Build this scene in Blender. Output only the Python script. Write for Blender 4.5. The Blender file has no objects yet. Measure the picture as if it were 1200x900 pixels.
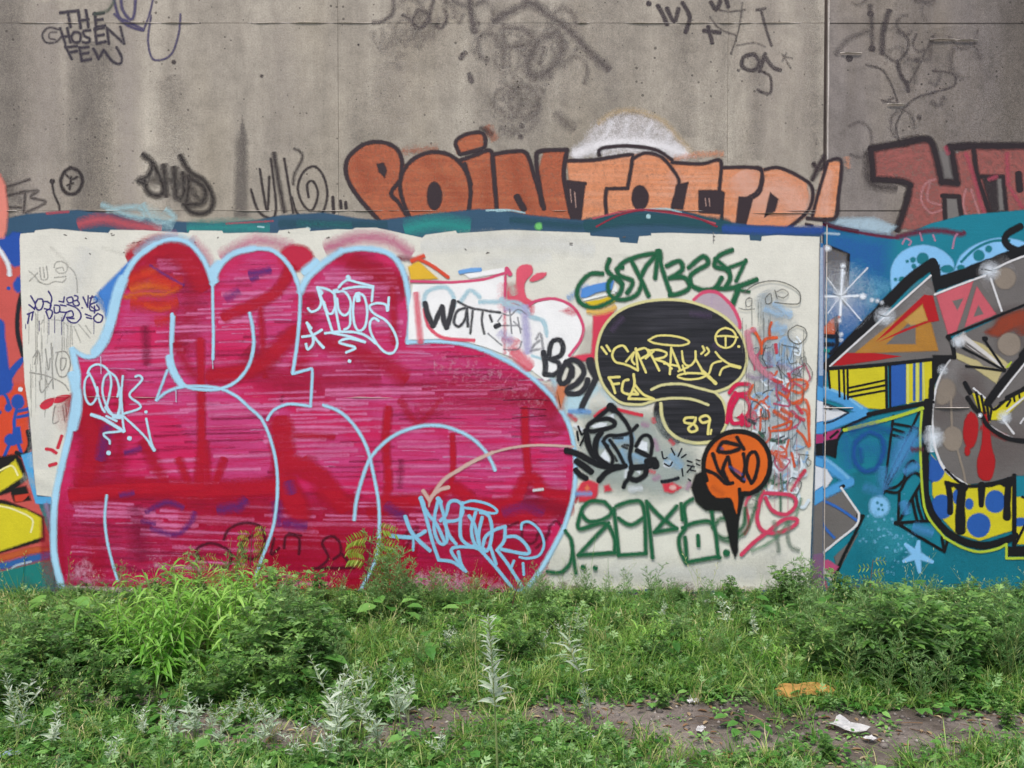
import bpy, bmesh, math, random
import numpy as np
from mathutils import Vector, Matrix, noise, geometry

random.seed(7)
C = bpy.context.scene.collection
SC = bpy.context.scene

# ------------------------------------------------------------------ camera
CAM_D, CAM_H, PITCH, F = 6.2, 1.48, math.radians(1.6), 1167.0   # focal in pixels of a 1200 px frame
cam_data = bpy.data.cameras.new("camera")
cam = bpy.data.objects.new("camera", cam_data)
C.objects.link(cam)
cam.location = (0, -CAM_D, CAM_H)
cam.rotation_euler = (math.radians(90) - PITCH, 0, 0)
cam_data.sensor_width = 36
cam_data.lens = 36 * F / 1200
cam_data.clip_start = 0.05
cam_data.clip_end = 500
SC.camera = cam

# ------------------------------------------------------------------ sky and sun (overcast)
SUN_EL, SUN_AZ = math.radians(60), math.radians(200)      # behind the camera, a little to its left
w = bpy.data.worlds.new("World")
SC.world = w
w.use_nodes = True
nt = w.node_tree
sky = nt.nodes.new("ShaderNodeTexSky")
sky.sky_type = 'NISHITA'
sky.sun_disc = False
sky.sun_elevation = SUN_EL
sky.sun_rotation = SUN_AZ
sky.air_density = 1.0
sky.dust_density = 2.5
sky.ozone_density = 1.0
bg = nt.nodes["Background"]
nt.links.new(sky.outputs[0], bg.inputs[0])
bg.inputs[1].default_value = 0.10
sun_data = bpy.data.lights.new("sun", 'SUN')
sun_data.energy = 1.5
sun_data.angle = math.radians(13)
sun_data.color = (1.0, 0.965, 0.915)
sun = bpy.data.objects.new("sun", sun_data)
C.objects.link(sun)
sun.location = (-3, -8, 10)
sd = Vector((math.sin(SUN_AZ) * math.cos(SUN_EL), math.cos(SUN_AZ) * math.cos(SUN_EL), math.sin(SUN_EL)))
sun.rotation_euler = (-sd).to_track_quat('-Z', 'Y').to_euler()

SC.view_settings.view_transform = 'Standard'
SC.view_settings.look = 'None'
SC.view_settings.exposure = 0.98
SC.view_settings.gamma = 1
SC.cycles.transparent_max_bounces = 48
SC.cycles.max_bounces = 6

# ------------------------------------------------------------------ helpers
def lin(h):
    h = h.lstrip('#')
    out = []
    for i in (0, 2, 4):
        c = int(h[i:i + 2], 16) / 255
        out.append(c / 12.92 if c <= 0.04045 else ((c + 0.055) / 1.055) ** 2.4)
    return (*out, 1)

cp, sp = math.cos(PITCH), math.sin(PITCH)
def ray(px, py):
    u, v = (px - 600) / F, (450 - py) / F
    return Vector((u, cp + v * sp, v * cp - sp))
def on_wall(px, py, y=0.0):
    d = ray(px, py)
    t = (y + CAM_D) / d.y
    return Vector((d.x * t, y, CAM_H + d.z * t))
def on_ground(px, py, z=0.0):
    d = ray(px, py)
    t = (z - CAM_H) / d.z
    return Vector((d.x * t, -CAM_D + d.y * t, z))

def link_mesh(name, verts, faces, mat, parent=None, attr=None, smooth=False):
    me = bpy.data.meshes.new(name)
    me.from_pydata(verts, [], faces)
    if mat: me.materials.append(mat)
    if attr is not None:
        a = me.attributes.new(attr[0], 'FLOAT', 'POINT')
        a.data.foreach_set('value', attr[1])
    if smooth: me.shade_smooth()
    o = bpy.data.objects.new(name, me)
    C.objects.link(o)
    if parent: o.parent = parent
    return o
def tag(o, label=None, cat=None, group=None, kind=None):
    if label: o['label'] = label
    if cat: o['category'] = cat
    if group: o['group'] = group
    if kind: o['kind'] = kind
    return o
def empty(name, loc):
    o = bpy.data.objects.new(name, None)
    C.objects.link(o)
    o.location = loc
    o.empty_display_size = 0.2
    return o

class NT:
    def __init__(self, name):
        self.m = bpy.data.materials.new(name)
        self.m.use_nodes = True
        self.t = self.m.node_tree
        self.b = self.t.nodes["Principled BSDF"]
        self.out = self.t.nodes["Material Output"]
    def n(self, kind, **kw):
        x = self.t.nodes.new("ShaderNode" + kind)
        for k, v in kw.items():
            if k.startswith('i_'):
                key = k[2:]
                x.inputs[int(key) if key.isdigit() else key].default_value = v
            else: setattr(x, k, v)
        return x
    def l(self, a, b): self.t.links.new(a, b)
    def pos(self, sx=1, sy=1, sz=1):
        g = self.n("NewGeometry")
        v = self.n("VectorMath", operation='MULTIPLY', i_1=(sx, sy, sz))
        self.l(g.outputs["Position"], v.inputs[0])
        return v.outputs[0]
    def noise(self, vec, scale, detail=3, rough=0.55):
        x = self.n("TexNoise", i_Scale=scale, i_Detail=detail, i_Roughness=rough)
        self.l(vec, x.inputs["Vector"])
        return x.outputs["Fac"]
    def ramp(self, fac, stops):
        r = self.n("ValToRGB")
        e = r.color_ramp.elements
        while len(e) < len(stops): e.new(0.5)
        for i, (p, c) in enumerate(stops):
            e[i].position = p
            e[i].color = c if len(c) == 4 else (*c, 1)
        self.l(fac, r.inputs[0])
        return r.outputs[0]
    def mix(self, fac, a, b, mode='MIX'):
        x = self.n("MixRGB", blend_type=mode)
        for s, v in ((0, fac), (1, a), (2, b)):
            if hasattr(v, 'links'): self.l(v, x.inputs[s])
            elif s == 0: x.inputs[0].default_value = v
            else: x.inputs[s].default_value = v
        return x.outputs[0]
    def math(self, op, a, b=0.0, clamp=False):
        x = self.n("Math", operation=op, use_clamp=clamp)
        for s, v in ((0, a), (1, b)):
            if hasattr(v, 'links'): self.l(v, x.inputs[s])
            else: x.inputs[s].default_value = v
        return x.outputs[0]
    def bump(self, h, strength, dist):
        x = self.n("Bump", i_Strength=strength, i_Distance=dist)
        self.l(h, x.inputs["Height"])
        self.l(x.outputs[0], self.b.inputs["Normal"])
def g1(v): return (v, v, v, 1)

# ------------------------------------------------------------------ materials of the wall
def concrete(name, c1, c2, c3):
    m = NT(name)
    vs = m.noise(m.pos(1.3, 1, 0.32), 1.9, 6, 0.66)
    col = m.ramp(vs, [(0.32, lin(c1)), (0.5, lin(c2)), (0.68, lin(c3))])
    warm = m.noise(m.pos(1.1, 1, 0.35), 1.3, 3)
    col = m.mix(m.math('MULTIPLY', m.ramp(warm, [(0.45, g1(0)), (0.72, g1(1))]), 0.34), col, lin('#a5987f'))
    mott = m.noise(m.pos(), 9, 6, 0.7)
    col = m.mix(0.75, col, m.ramp(mott, [(0.25, g1(0.66)), (0.5, g1(1)), (0.75, g1(1.22))]), 'MULTIPLY')
    fine = m.noise(m.pos(1, 1, 1), 95, 3, 0.7)
    col = m.mix(0.7, col, m.ramp(fine, [(0.3, g1(0.7)), (0.5, g1(1)), (0.72, g1(1.24))]), 'MULTIPLY')
    strk = m.noise(m.pos(14, 1, 0.5), 2.0, 4, 0.6)
    col = m.mix(0.2, col, m.ramp(strk, [(0.3, g1(0.75)), (0.55, g1(1.05))]), 'MULTIPLY')
    # air holes: sparse dark pits
    vor = m.n("TexVoronoi", i_Scale=26.0)
    m.l(m.pos(1, 0, 1), vor.inputs["Vector"])
    sep = m.n("SeparateColor")
    m.l(vor.outputs["Color"], sep.inputs[0])
    clump = m.noise(m.pos(1, 1, 1), 1.7, 2)
    rad = m.math('MULTIPLY', m.math('SUBTRACT', sep.outputs[0], m.math('SUBTRACT', 1.12, m.math('MULTIPLY', clump, 1.05))), 0.46, True)
    hole = m.math('LESS_THAN', vor.outputs["Distance"], rad)
    col = m.mix(m.math('MULTIPLY', hole, 0.62), col, lin('#332d2b'))
    m.l(col, m.b.inputs["Base Color"])
    m.b.inputs["Roughness"].default_value = 0.85
    m.b.inputs["Specular IOR Level"].default_value = 0.25
    m.bump(m.math('SUBTRACT', m.math('ADD', fine, mott), m.math('MULTIPLY', hole, 1.5)), 0.35, 0.004)
    return m.m
M_CON = concrete('weathered_concrete', '#8b8378', '#a0978a', '#b7ae9f')
M_CON_R = concrete('dimmed_concrete', '#716963', '#817974', '#8e8681')  # same concrete, its colour darkened to carry the light falloff to the right
M_JOINT = concrete('joint_filler', '#3a3331', '#4a413e', '#5a504b')
M_CORE = concrete('mortar_seam', '#7a716c', '#8a807a', '#9a908a')

_pm = {}
def paint(col, rough=0.55, col2=None, streak=0.0, speck=0.0, gaps=0.0):
    """spray or roller paint; coverage fades at the edge of a stroke as fine speckle"""
    key = (col, rough, col2, streak, speck, gaps)
    if key in _pm: return _pm[key]
    m = NT('spray_paint')
    base = lin(col)
    cl = m.noise(m.pos(), 6, 4, 0.6)
    c = m.mix(1.0, base, m.ramp(cl, [(0.3, g1(0.92)), (0.55, g1(1.0)), (0.75, g1(1.05))]), 'MULTIPLY')
    if col2:
        s = m.noise(m.pos(0.9, 1, 24), 1.5, 4, 0.6)
        s2 = m.noise(m.pos(2.2, 1, 2.6), 1.1, 2)
        k = m.math('MULTIPLY', m.ramp(s, [(0.42, g1(0)), (0.66, g1(1))]), m.ramp(s2, [(0.3, g1(0.15)), (0.62, g1(1))]))
        c = m.mix(m.math('MULTIPLY', k, streak), c, lin(col2))
    grit = m.noise(m.pos(), 110, 3, 0.7)
    c = m.mix(0.32, c, m.ramp(grit, [(0.3, g1(0.78)), (0.55, g1(1.0)), (0.75, g1(1.12))]), 'MULTIPLY')
    m.l(c, m.b.inputs["Base Color"])
    m.b.inputs["Roughness"].default_value = rough
    m.b.inputs["Specular IOR Level"].default_value = 0.3
    board = m.noise(m.pos(0.5, 1, 22), 3, 3)
    m.bump(m.math('ADD', grit, m.math('MULTIPLY', board, 0.5)), 0.3, 0.004)
    # speckle coverage
    at = m.n("Attribute", attribute_name='cover')
    sn = m.n("VectorMath", operation='SNAP', i_1=(0.0011, 1000.0, 0.0011))
    g = m.n("NewGeometry")
    m.l(g.outputs["Position"], sn.inputs[0])
    oi = m.n("ObjectInfo")
    wn = m.n("TexWhiteNoise", noise_dimensions='4D')
    m.l(sn.outputs[0], wn.inputs["Vector"])
    m.l(m.math('MULTIPLY', oi.outputs["Random"], 97.0), wn.inputs["W"])
    cov = at.outputs["Fac"]
    if speck:
        sp_ = m.noise(m.pos(), 34, 5, 0.75)
        cov = m.math('SUBTRACT', cov, m.math('MULTIPLY', m.ramp(sp_, [(0.42, g1(0)), (0.62, g1(1))]), speck))
    if gaps:
        gp = m.noise(m.pos(1.3, 1, 24), 1.6, 4, 0.65)
        cov = m.math('SUBTRACT', cov, m.math('MULTIPLY', m.ramp(gp, [(0.45, g1(0)), (0.65, g1(1))]), gaps))
    edge = m.noise(m.pos(), 40, 2)
    cov2 = m.math('ADD', cov, m.math('MULTIPLY', m.math('SUBTRACT', edge, 0.5), 0.16))
    cov2 = m.math('MULTIPLY', cov2, m.math('GREATER_THAN', cov, 0.02))
    full = m.math('MAXIMUM', cov2, m.math('GREATER_THAN', cov, 0.97))
    vis = m.math('LESS_THAN', wn.outputs["Value"], full)
    m.l(vis, m.b.inputs["Alpha"])
    _pm[key] = m.m
    return m.m

# ------------------------------------------------------------------ paint builder
VIEWS = dict(T=(0, 0, 1), A1=(0, 0, .3), A2=(300, 0, .3), A3=(600, 0, .3), A4=(880, 0, .3), B5=(0, 240, .24436), B6=(0, 450, .27778),
             C1=(200, 260, .22222), C2=(420, 260, .23333), C3=(200, 440, .28881), C4=(400, 450, .3), C5=(660, 270, .27778),
             C6=(640, 460, .28333), C7=(940, 250, .25565), C8=(940, 460, .27778), D1=(860, 320, .2), D2=(850, 480, .22222),
             D3=(660, 460, .13333), D4=(20, 300, .13333), D5=(20, 400, .22222), D6=(570, 330, .16667), E1=(1060, 380, .2),
             E2=(90, 420, .13333), E3=(345, 310, .13333), E4=(450, 570, .19167), E5=(440, 0, .25), E6=(740, 0, .33333),
             E7=(690, 380, .16667), E8=(790, 490, .18895))
PAINTS = []
def parse(view, s):
    x0, y0, k = VIEWS[view]
    return [(x0 + float(a) * k, y0 + float(b) * k) for a, b in (p.split(',') for p in s.split())]
def catmull(P, closed=False, step=3.0):
    n = len(P)
    if n < 2: return P
    if n == 2 and not closed:
        d = math.dist(P[0], P[1]); k = max(1, int(d / 12))
        return [(P[0][0] + (P[1][0] - P[0][0]) * i / k, P[0][1] + (P[1][1] - P[0][1]) * i / k) for i in range(k + 1)]
    out = []
    for i in range(n if closed else n - 1):
        if closed: p0, p1, p2, p3 = P[i - 1], P[i], P[(i + 1) % n], P[(i + 2) % n]
        else: p0, p1, p2, p3 = P[max(i - 1, 0)], P[i], P[i + 1], P[min(i + 2, n - 1)]
        k = max(2, min(14, int(math.dist(p1, p2) / step)))
        for j in range(k):
            t = j / k
            out.append(tuple(0.5 * (2 * p1[a] + (p2[a] - p0[a]) * t + (2 * p0[a] - 5 * p1[a] + 4 * p2[a] - p3[a]) * t * t
                             + (3 * p1[a] - p0[a] - 3 * p2[a] + p3[a]) * t ** 3) for a in (0, 1)))
    if not closed: out.append(P[-1])
    return out

class Paint:
    """one colour of paint = one thin mesh lying on the wall"""
    def __init__(self, name, wall, col, label=None, parent=None, **mk):
        self.name, self.wall, self.col, self.label, self.parent, self.mk = name, wall, col, label, parent, mk
        self.P, self.Fc, self.A, self.D = [], [], [], []
        self.nd = 0
        PAINTS.append(self)
    def sub(self, name, col, label=None, **mk): return Paint(name, self.wall, col, label, self, **mk)
    def add(self, pts, al, faces, depth):
        b = len(self.P)
        self.P += pts; self.A += al; self.D += depth
        self.Fc += [tuple(b + i for i in f) for f in faces]
    def s(self, view, txt, wd, soft=1.4, a=1.0, jit=0.08, taper=None):
        """strokes, '|' between them; width and softness in photo pixels"""
        for part in txt.split('|'):
            part = part.strip()
            if not part: continue
            P = parse(view, part)
            if len(P) == 1: P = [P[0], (P[0][0] + 0.6, P[0][1] + 0.2)]
            L = catmull(P, step=max(1.6, min(4, wd * 0.5)))
            L = [p for i, p in enumerate(L) if i == 0 or math.dist(p, L[i - 1]) > 0.15]
            if len(L) < 2: L = [P[0], (P[0][0] + 0.6, P[0][1] + 0.2)]
            h = wd / 2
            rows = []                      # (x, y, nx, ny, scale)
            T = []
            for i in range(len(L)):
                a0, b0 = L[max(i - 1, 0)], L[min(i + 1, len(L) - 1)]
                dx, dy = b0[0] - a0[0], b0[1] - a0[1]
                d = math.hypot(dx, dy) or 1
                T.append((dx / d, dy / d))
            for q in (1.0, 0.9, 0.65, 0.35):
                x, y = L[0]; tx, ty = T[0]
                rows.append((x - tx * q * h, y - ty * q * h, -ty, tx, math.sqrt(max(0.0, 1 - q * q)) + 0.02))
            ph = random.random() * 50
            for i, (p, t) in enumerate(zip(L, T)):
                k = 1 + jit * noise.noise(Vector((ph + i * 0.35, 0, 0))) * 2
                if taper: k *= taper[0] + (taper[1] - taper[0]) * i / (len(L) - 1)
                rows.append((p[0], p[1], -t[1], t[0], k))
            ke = taper[1] if taper else 1
            for q in (0.35, 0.65, 0.9, 1.0):
                x, y = L[-1]; tx, ty = T[-1]
                rows.append((x + tx * q * h * ke, y + ty * q * h * ke, -ty, tx, ke * math.sqrt(max(0.0, 1 - q * q)) + 0.02))
            inner = max(h - soft / 2, 0.06 * h)
            outer = h + soft / 2
            pts, al, dep, fc = [], [], [], []
            n = len(rows)
            for i, (x, y, nx, ny, k) in enumerate(rows):
                end = i == 0 or i == n - 1
                for off, v in ((-outer, 0), (-inner, a), (inner, a), (outer, 0)):
                    kk = k if abs(off) == inner else (k * h + soft / 2) / outer
                    pts.append((x + nx * off * kk, y + ny * off * kk))
                    al.append(0.0 if end else v)
                    dep.append(self.nd + 0.8 * i / n)
            for i in range(n - 1):
                for j in range(3):
                    q = i * 4 + j
                    fc.append((q, q + 1, q + 5, q + 4))
            self.add(pts, al, fc, dep)
            self.nd += 1
        return self
    def f(self, view, txt, soft=1.4, a=1.0, smooth=False):
        """filled shapes"""
        for part in txt.split('|'):
            part = part.strip()
            if not part: continue
            P = parse(view, part)
            if smooth: P = catmull(P, True, 5)
            self.poly(P, soft, a)
        return self
    def poly(self, P, soft, a):
        n = len(P)
        ar = sum(P[i - 1][0] * P[i][1] - P[i][0] * P[i - 1][1] for i in range(n))
        if ar < 0: P = P[::-1]
        inn, outp = [], []
        for i in range(n):
            p, q, r = P[i - 1], P[i], P[(i + 1) % n]
            d1 = Vector((q[0] - p[0], q[1] - p[1])); d2 = Vector((r[0] - q[0], r[1] - q[1]))
            if d1.length < 1e-6: d1 = d2
            if d2.length < 1e-6: d2 = d1
            n1 = Vector((d1.y, -d1.x)).normalized(); n2 = Vector((d2.y, -d2.x)).normalized()
            m = (n1 + n2)
            m = m.normalized() if m.length > 1e-3 else n1
            m /= max(0.5, m.dot(n1))
            inn.append((q[0] - m.x * soft / 2, q[1] - m.y * soft / 2))
            outp.append((q[0] + m.x * soft / 2, q[1] + m.y * soft / 2))
        tri = geometry.tessellate_polygon([[Vector((x, y, 0)) for x, y in inn]])
        fc = [tuple(t) for t in tri] + [(i, (i + 1) % n, n + (i + 1) % n, n + i) for i in range(n)]
        self.add(inn + outp, [a] * n + [0.0] * n, fc, [self.nd] * (2 * n))
        self.nd += 1
    def e(self, view, txt, soft=1.4, a=1.0):
        """ellipses: cx,cy,rx,ry"""
        x0, y0, k = VIEWS[view]
        for part in txt.split('|'):
            cx, cy, rx, ry = (float(v) for v in part.split(','))
            ph = random.random() * 6
            self.poly([(x0 + k * (cx + rx * math.cos(t) * (1 + .03 * math.sin(3 * t + ph))), y0 + k * (cy + ry * math.sin(t)))
                       for t in (i * math.tau / 26 for i in range(26))], soft, a)
        return self

def build_paint():
    STEP = 0.00005
    placed = {}
    for p in PAINTS:
        par = p.parent.obj if p.parent else p.wall
        if not p.P:
            p.obj = empty(p.name, (0, 0, 0)); p.obj.parent = par
            if p.label: p.obj['label'] = p.label
            continue
        xs = [q[0] for q in p.P]; ys = [q[1] for q in p.P]
        bb = (min(xs), min(ys), max(xs), max(ys))
        lst = placed.setdefault(id(p.wall), [])
        base = 0.0012
        for (b, top) in lst:
            if b[0] < bb[2] and bb[0] < b[2] and b[1] < bb[3] and bb[1] < b[3]: base = max(base, top + STEP)
        span = min(0.0002, STEP * 0.5 * max(1, p.nd))
        k = span / max(1, p.nd)
        lst.append((bb, base + span))
        fy = p.wall['face']
        org = p.wall.location
        V = [on_wall(x, y, fy - base - d * k) - org for (x, y), d in zip(p.P, p.D)]
        # faces towards the viewer (-Y)
        F_ = []
        for f in p.Fc:
            a, b, c = V[f[0]], V[f[1]], V[f[2]]
            nrm = (b - a).cross(c - a)
            F_.append(f if nrm.y <= 0 else f[::-1])
        p.obj = link_mesh(p.name, V, F_, paint(p.col, **p.mk), par, ('cover', p.A))
        if p.label: p.obj['label'] = p.label
        lst  # keep

# ------------------------------------------------------------------ the concrete walls
ZL = [-0.4] + [on_wall(600, y).z for y in (683, 465, 247, 27)] + [on_wall(600, -193).z, 5.6]
ZL[1] = 0.06
JX = on_wall(965.5, 350).x                                   # the expansion joint
def box_mesh(x0, x1, y0, y1, z0, z1, bev=0.0):
    bm = bmesh.new()
    bmesh.ops.create_cube(bm, size=1)
    for v in bm.verts:
        v.co = Vector((x0 if v.co.x < 0 else x1, y0 if v.co.y < 0 else y1, z0 if v.co.z < 0 else z1))
    if bev: bmesh.ops.bevel(bm, geom=list(bm.edges), offset=bev, segments=2, affect='EDGES')
    return bm
def box(name, x0, x1, y0, y1, z0, z1, mat, parent=None, bev=0.0, org=Vector()):
    bm = box_mesh(x0, x1, y0, y1, z0, z1, bev)
    bmesh.ops.translate(bm, verts=bm.verts, vec=-org)
    me = bpy.data.meshes.new(name)
    bm.to_mesh(me); bm.free()
    me.materials.append(mat)
    o = bpy.data.objects.new(name, me)
    C.objects.link(o)
    if parent: o.parent = parent
    return o
def ridge(name, segs, mat, parent, org):
    """cement fins squeezed out of the formwork seams"""
    V, Fc = [], []
    for (x0, z0, x1, z1, h, wd) in segs:
        b = len(V)
        horiz = abs(x1 - x0) > abs(z1 - z0)
        for (x, z, s) in ((x0, z0, 0.2), (x0 + (x1 - x0) * .3, z0 + (z1 - z0) * .3, 1), (x0 + (x1 - x0) * .7, z0 + (z1 - z0) * .7, .8), (x1, z1, 0.2)):
            j = random.uniform(-.0015, .0015)
            if horiz: V += [(x, .002, z - wd), (x, -h * s, z + j), (x, .002, z + wd)]
            else: V += [(x - wd, .002, z), (x + j, -h * s, z), (x + wd, .002, z)]
        for i in range(3):
            q = b + i * 3
            Fc += [(q, q + 3, q + 4, q + 1), (q + 1, q + 4, q + 5, q + 2)]
    V = [tuple(Vector(v) - org) for v in V]
    o = link_mesh(name, V, Fc, mat, parent)
    o['kind'] = 'stuff'
    return o

WL = empty('concrete_wall', (0, 0, 0)); WL['face'] = 0.0
tag(WL, 'long grey concrete wall left of the vertical joint, painted with red bubble letters on a cream panel', 'wall')
WR = empty('concrete_wall', (3.2, 0, 0)); WR['face'] = 0.010
tag(WR, 'grey concrete wall right of the vertical joint, coloured darker for light falloff, with the blue and yellow mural', 'wall')
xsL = [-9.0] + [on_wall(x, 247).x for x in (-513, -58, 397, 852)] + [JX - 0.011]
xsR = [JX + 0.013] + [on_wall(x, 247).x for x in (1420, 1875)] + [9.0]
GAP = 0.0007
for wall, xs, mt, face in ((WL, xsL, M_CON, 0.0), (WR, xsR, M_CON_R, 0.010)):
    for i in range(len(xs) - 1):
        for j in range(len(ZL) - 1):
            box('wall_panel', xs[i] + GAP, xs[i + 1] - GAP, face + random.uniform(-.0003, .0003), face + 0.07, ZL[j] + GAP, ZL[j + 1] - GAP,
                mt, wall, 0.0012 if xs[i] != xsR[0] else 0.004, wall.location)
    box('wall_core', xs[0] - .01, xs[-1] + .0, face + 0.045, 0.6, -0.4, 5.59, M_CORE, wall, 0, wall.location)
M_FIN = concrete('scuffed_cement', '#a79d95', '#b9b0a8', '#cbc3bb')
segs = []
for py, p_ in ((247, .42), (465, .16), (27, .5)):
    x = -40
    while x < 950:
        L_ = random.uniform(8, 60)
        if random.random() < p_:
            a, b = on_wall(x, py), on_wall(x + L_, py)
            segs.append((a.x, a.z, b.x, b.z, random.uniform(.006, .010), .003))
        x += L_
for (px0, px1, py) in ((92, 150, 465), (150, 205, 466), (880, 960, 250), (395, 470, 466)):
    a, b = on_wall(px0, py), on_wall(px1, py)
    segs.append((a.x, a.z, b.x, b.z, .012, .003))
ridge('cement_fin', segs, M_FIN, WL, Vector())
segs = []
for (px0, px1, py) in ((985, 1010, 60), (1120, 1146, 45), (1090, 1120, 44), (1040, 1060, 120), (1096, 1136, 476), (965, 1000, 476)):
    a, b = on_wall(px0, py), on_wall(px1, py)
    segs.append((a.x, a.z - .01, b.x, b.z - .01, .008, .003))
ridge('cement_fin', segs, M_FIN, WR, WR.location)
o = box('joint_strip', JX - 0.010, JX + 0.0105, 0.03, 0.06, -0.4, 5.58, M_JOINT, WL)
# worn light arris of the right hand wall
bm = bmesh.new()
prev = None
for i in range(60):
    z = -0.3 + i * 0.1
    wj = 0.006 + 0.0025 * noise.noise(Vector((z * 3, 5, 0)))
    row = [bm.verts.new(Vector((JX + 0.0135, 0.03, z)) - WR.location), bm.verts.new(Vector((JX + 0.0135, 0.004, z)) - WR.location),
           bm.verts.new(Vector((JX + 0.0135 + wj, 0.0015, z)) - WR.location), bm.verts.new(Vector((JX + 0.0145 + wj * 1.5, 0.0095, z)) - WR.location)]
    if prev:
        for k in range(3): bm.faces.new((prev[k], prev[k + 1], row[k + 1], row[k]))
    prev = row
me = bpy.data.meshes.new('joint_edge'); bm.to_mesh(me); bm.free(); me.materials.append(M_FIN)
o = bpy.data.objects.new('joint_edge', me); C.objects.link(o); o.parent = WR

# ------------------------------------------------------------------ stains on the bare concrete, vignette painted in the upper right corner
st = Paint('stain_and_vignette', WL, '#5d5652')
st.s('T', '8,-30 12,90 8,250', 50, 45, .30).s('T', '112,70 108,160 112,245', 46, 26, .34).s('T', '60,-20 70,240', 10, 12, .12)
st.f('A1', '945,455 965,560 965,800 975,850 915,850 915,800 925,560', 7, .5)
st.s('T', '200,100 205,160 202,240', 26, 24, .18).s('T', '560,-20 565,140', 60, 60, .12).s('T', '640,60 650,180', 90, 80, .12)
st.s('T', '800,40 806,150', 24, 24, .16).s('T', '884,70 888,180', 16, 16, .18).s('T', '850,0 845,240', 40, 40, .12).s('T', '700,-20 720,140', 70, 70, .12)
st.s('T', '440,150 480,60 520,40', 50, 50, .10).s('T', '950,-20 955,200', 14, 20, .22).s('T', '640,30 630,120 600,150', 60, 60, .10)
lt = Paint('lime_stain', WL, '#b5aaa0')
lt.s('T', '55,20 52,150 45,240', 36, 30, .35).s('T', '148,40 152,240', 24, 20, .45).s('T', '905,20 910,230', 40, 40, .22).s('T', '330,40 335,160', 40, 40, .16)
lt.s('T', '470,90 472,190', 40, 40, .15).s('T', '935,0 940,230', 26, 26, .2)
st = Paint('stain_and_vignette', WR, '#504a44')
st.s('T', '1195,-30 1185,100 1190,160', 90, 80, .34).s('T', '1050,-30 1060,170', 50, 50, .12).s('T', '1110,60 1120,160', 60, 60, .14)  # wide first stroke is corner vignette laid on as colour, the others stains

# ------------------------------------------------------------------ faint old tags on the bare concrete
GRY = '#4c4245'
p = Paint('graffiti_tag', WL, GRY, 'faded grey spray letters high on the concrete above the orange letters')
p.s('E5', '85,-20 80,60 30,100 -10,105|130,70 165,95 185,130|200,45 240,60 252,100 210,130 175,100 200,45|275,-20 255,60 222,118 205,135|322,45 335,80 310,130 285,120', 4.40, 4.00, .55)
p.s('E5', '440,-20 450,80 465,145', 8.80, 6.00, .55).s('E5', '370,5 440,30 505,5', 6.60, 5.00, .4)
p.s('E5', '560,95 640,50 710,15|710,0 830,80 920,150 1000,240 1090,320', 8.80, 9.00, .5)
p.s('E5', '600,120 602,310|612,130 700,140 735,185 690,215 615,220', 6.60, 7.00, .42)
p.s('E5', '850,150 875,230 810,335 735,355 715,290 770,190 850,150', 11.00, 9.00, .42).s('E5', '790,225 768,295', 6.60, 6.00, .4)
p.s('E5', '600,460 640,420 680,480 640,560 590,520|760,490 740,500|850,540 880,560 920,600|600,600 640,620', 9.90, 10.00, .3)
p.s('E5', '685,590|680,640|440,350 450,380|400,270 420,250', 6.60, 3.00, .5).s('E5', '150,140 100,180 40,220|170,170 250,160', 15.40, 14.00, .2)
r4 = random.Random(4)
for (cx, cy, sx, sy, n_) in ((615, 60, 60, 40, 22), (610, 120, 36, 26, 14), (500, 25, 44, 20, 9), (460, 45, 30, 22, 5)):
    for _ in range(n_):
        x, y, R_, a0 = cx + r4.gauss(0, sx * .5), cy + r4.gauss(0, sy * .5), r4.uniform(5, 16), r4.uniform(0, 6.28)
        p.s('T', ' '.join(f'{x + R_ * math.cos(a0 + t * .9):.1f},{y + R_ * 1.3 * math.sin(a0 + t * .9):.1f}' for t in range(r4.randint(3, 6))), r4.uniform(3, 7), r4.uniform(5, 10), r4.uniform(.14, .34))
p = Paint('graffiti_tag', WL, '#3f363a', 'thin black scrawled letters at the top of the wall left of the vertical joint')
p.s('E6', '60,12', 6, 2, .8).s('E6', '93,20 110,50 125,85|125,30 150,75 165,30|180,10 205,60 190,112|280,8 298,33 312,5|330,-10 340,22', 5, 2, .75)
p.s('E6', '255,108 310,114|270,95 284,150', 5, 2, .75).s('E6', '276,60 310,100 370,125|290,30 340,40 400,35|390,10 380,90 350,190', 2, 2, .5)
p.s('E6', '430,190 395,200 390,235 430,247 450,218 430,190|470,190 450,250|470,200 495,235 522,246', 5, 2, .65)
p.s('E6', '375,247|455,250 488,270 490,322 472,328 444,316|455,32 470,90 492,160|440,35 470,30', 3.4, 2, .6).s('E6', '370,160 430,150 470,165|530,190 560,240|540,200 565,205|545,185 530,215', 2, 2, .4)
p = Paint('graffiti_tag', WR, '#40383a', 'faint grey looping scrawl on the bare concrete right of the joint')
p.s('E6', '840,20 845,110 845,175', 5, 4, .45).s('E6', '905,40 885,110 882,185', 7, 4, .6, taper=(.8, 1)).s('E6', '882,185 930,216 965,185 972,140 940,105', 4, 3, .45)
p.s('E6', '935,216 945,260 970,300|970,290 972,320', 5, 3, .6).s('E6', '975,300 1000,250 1060,130|1000,120 990,155 1010,182 1050,160 1065,120', 3, 3, .4)
p.s('E6', '955,390 930,440 940,495|955,385 1000,345 1080,320 1135,300 1130,260 1060,250|825,228 880,245 915,300 935,360|880,352 925,362|885,360 920,345', 2.4, 2.4, .5)
p.s('E6', '720,190 760,140 830,110|1000,0 1040,10 1060,0', 5, 6, .35).s('E6', '765,205|840,48|845,170', 8, 2, .6).s('E6', '1003,211|1010,412', 6, 4, .5)

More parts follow.
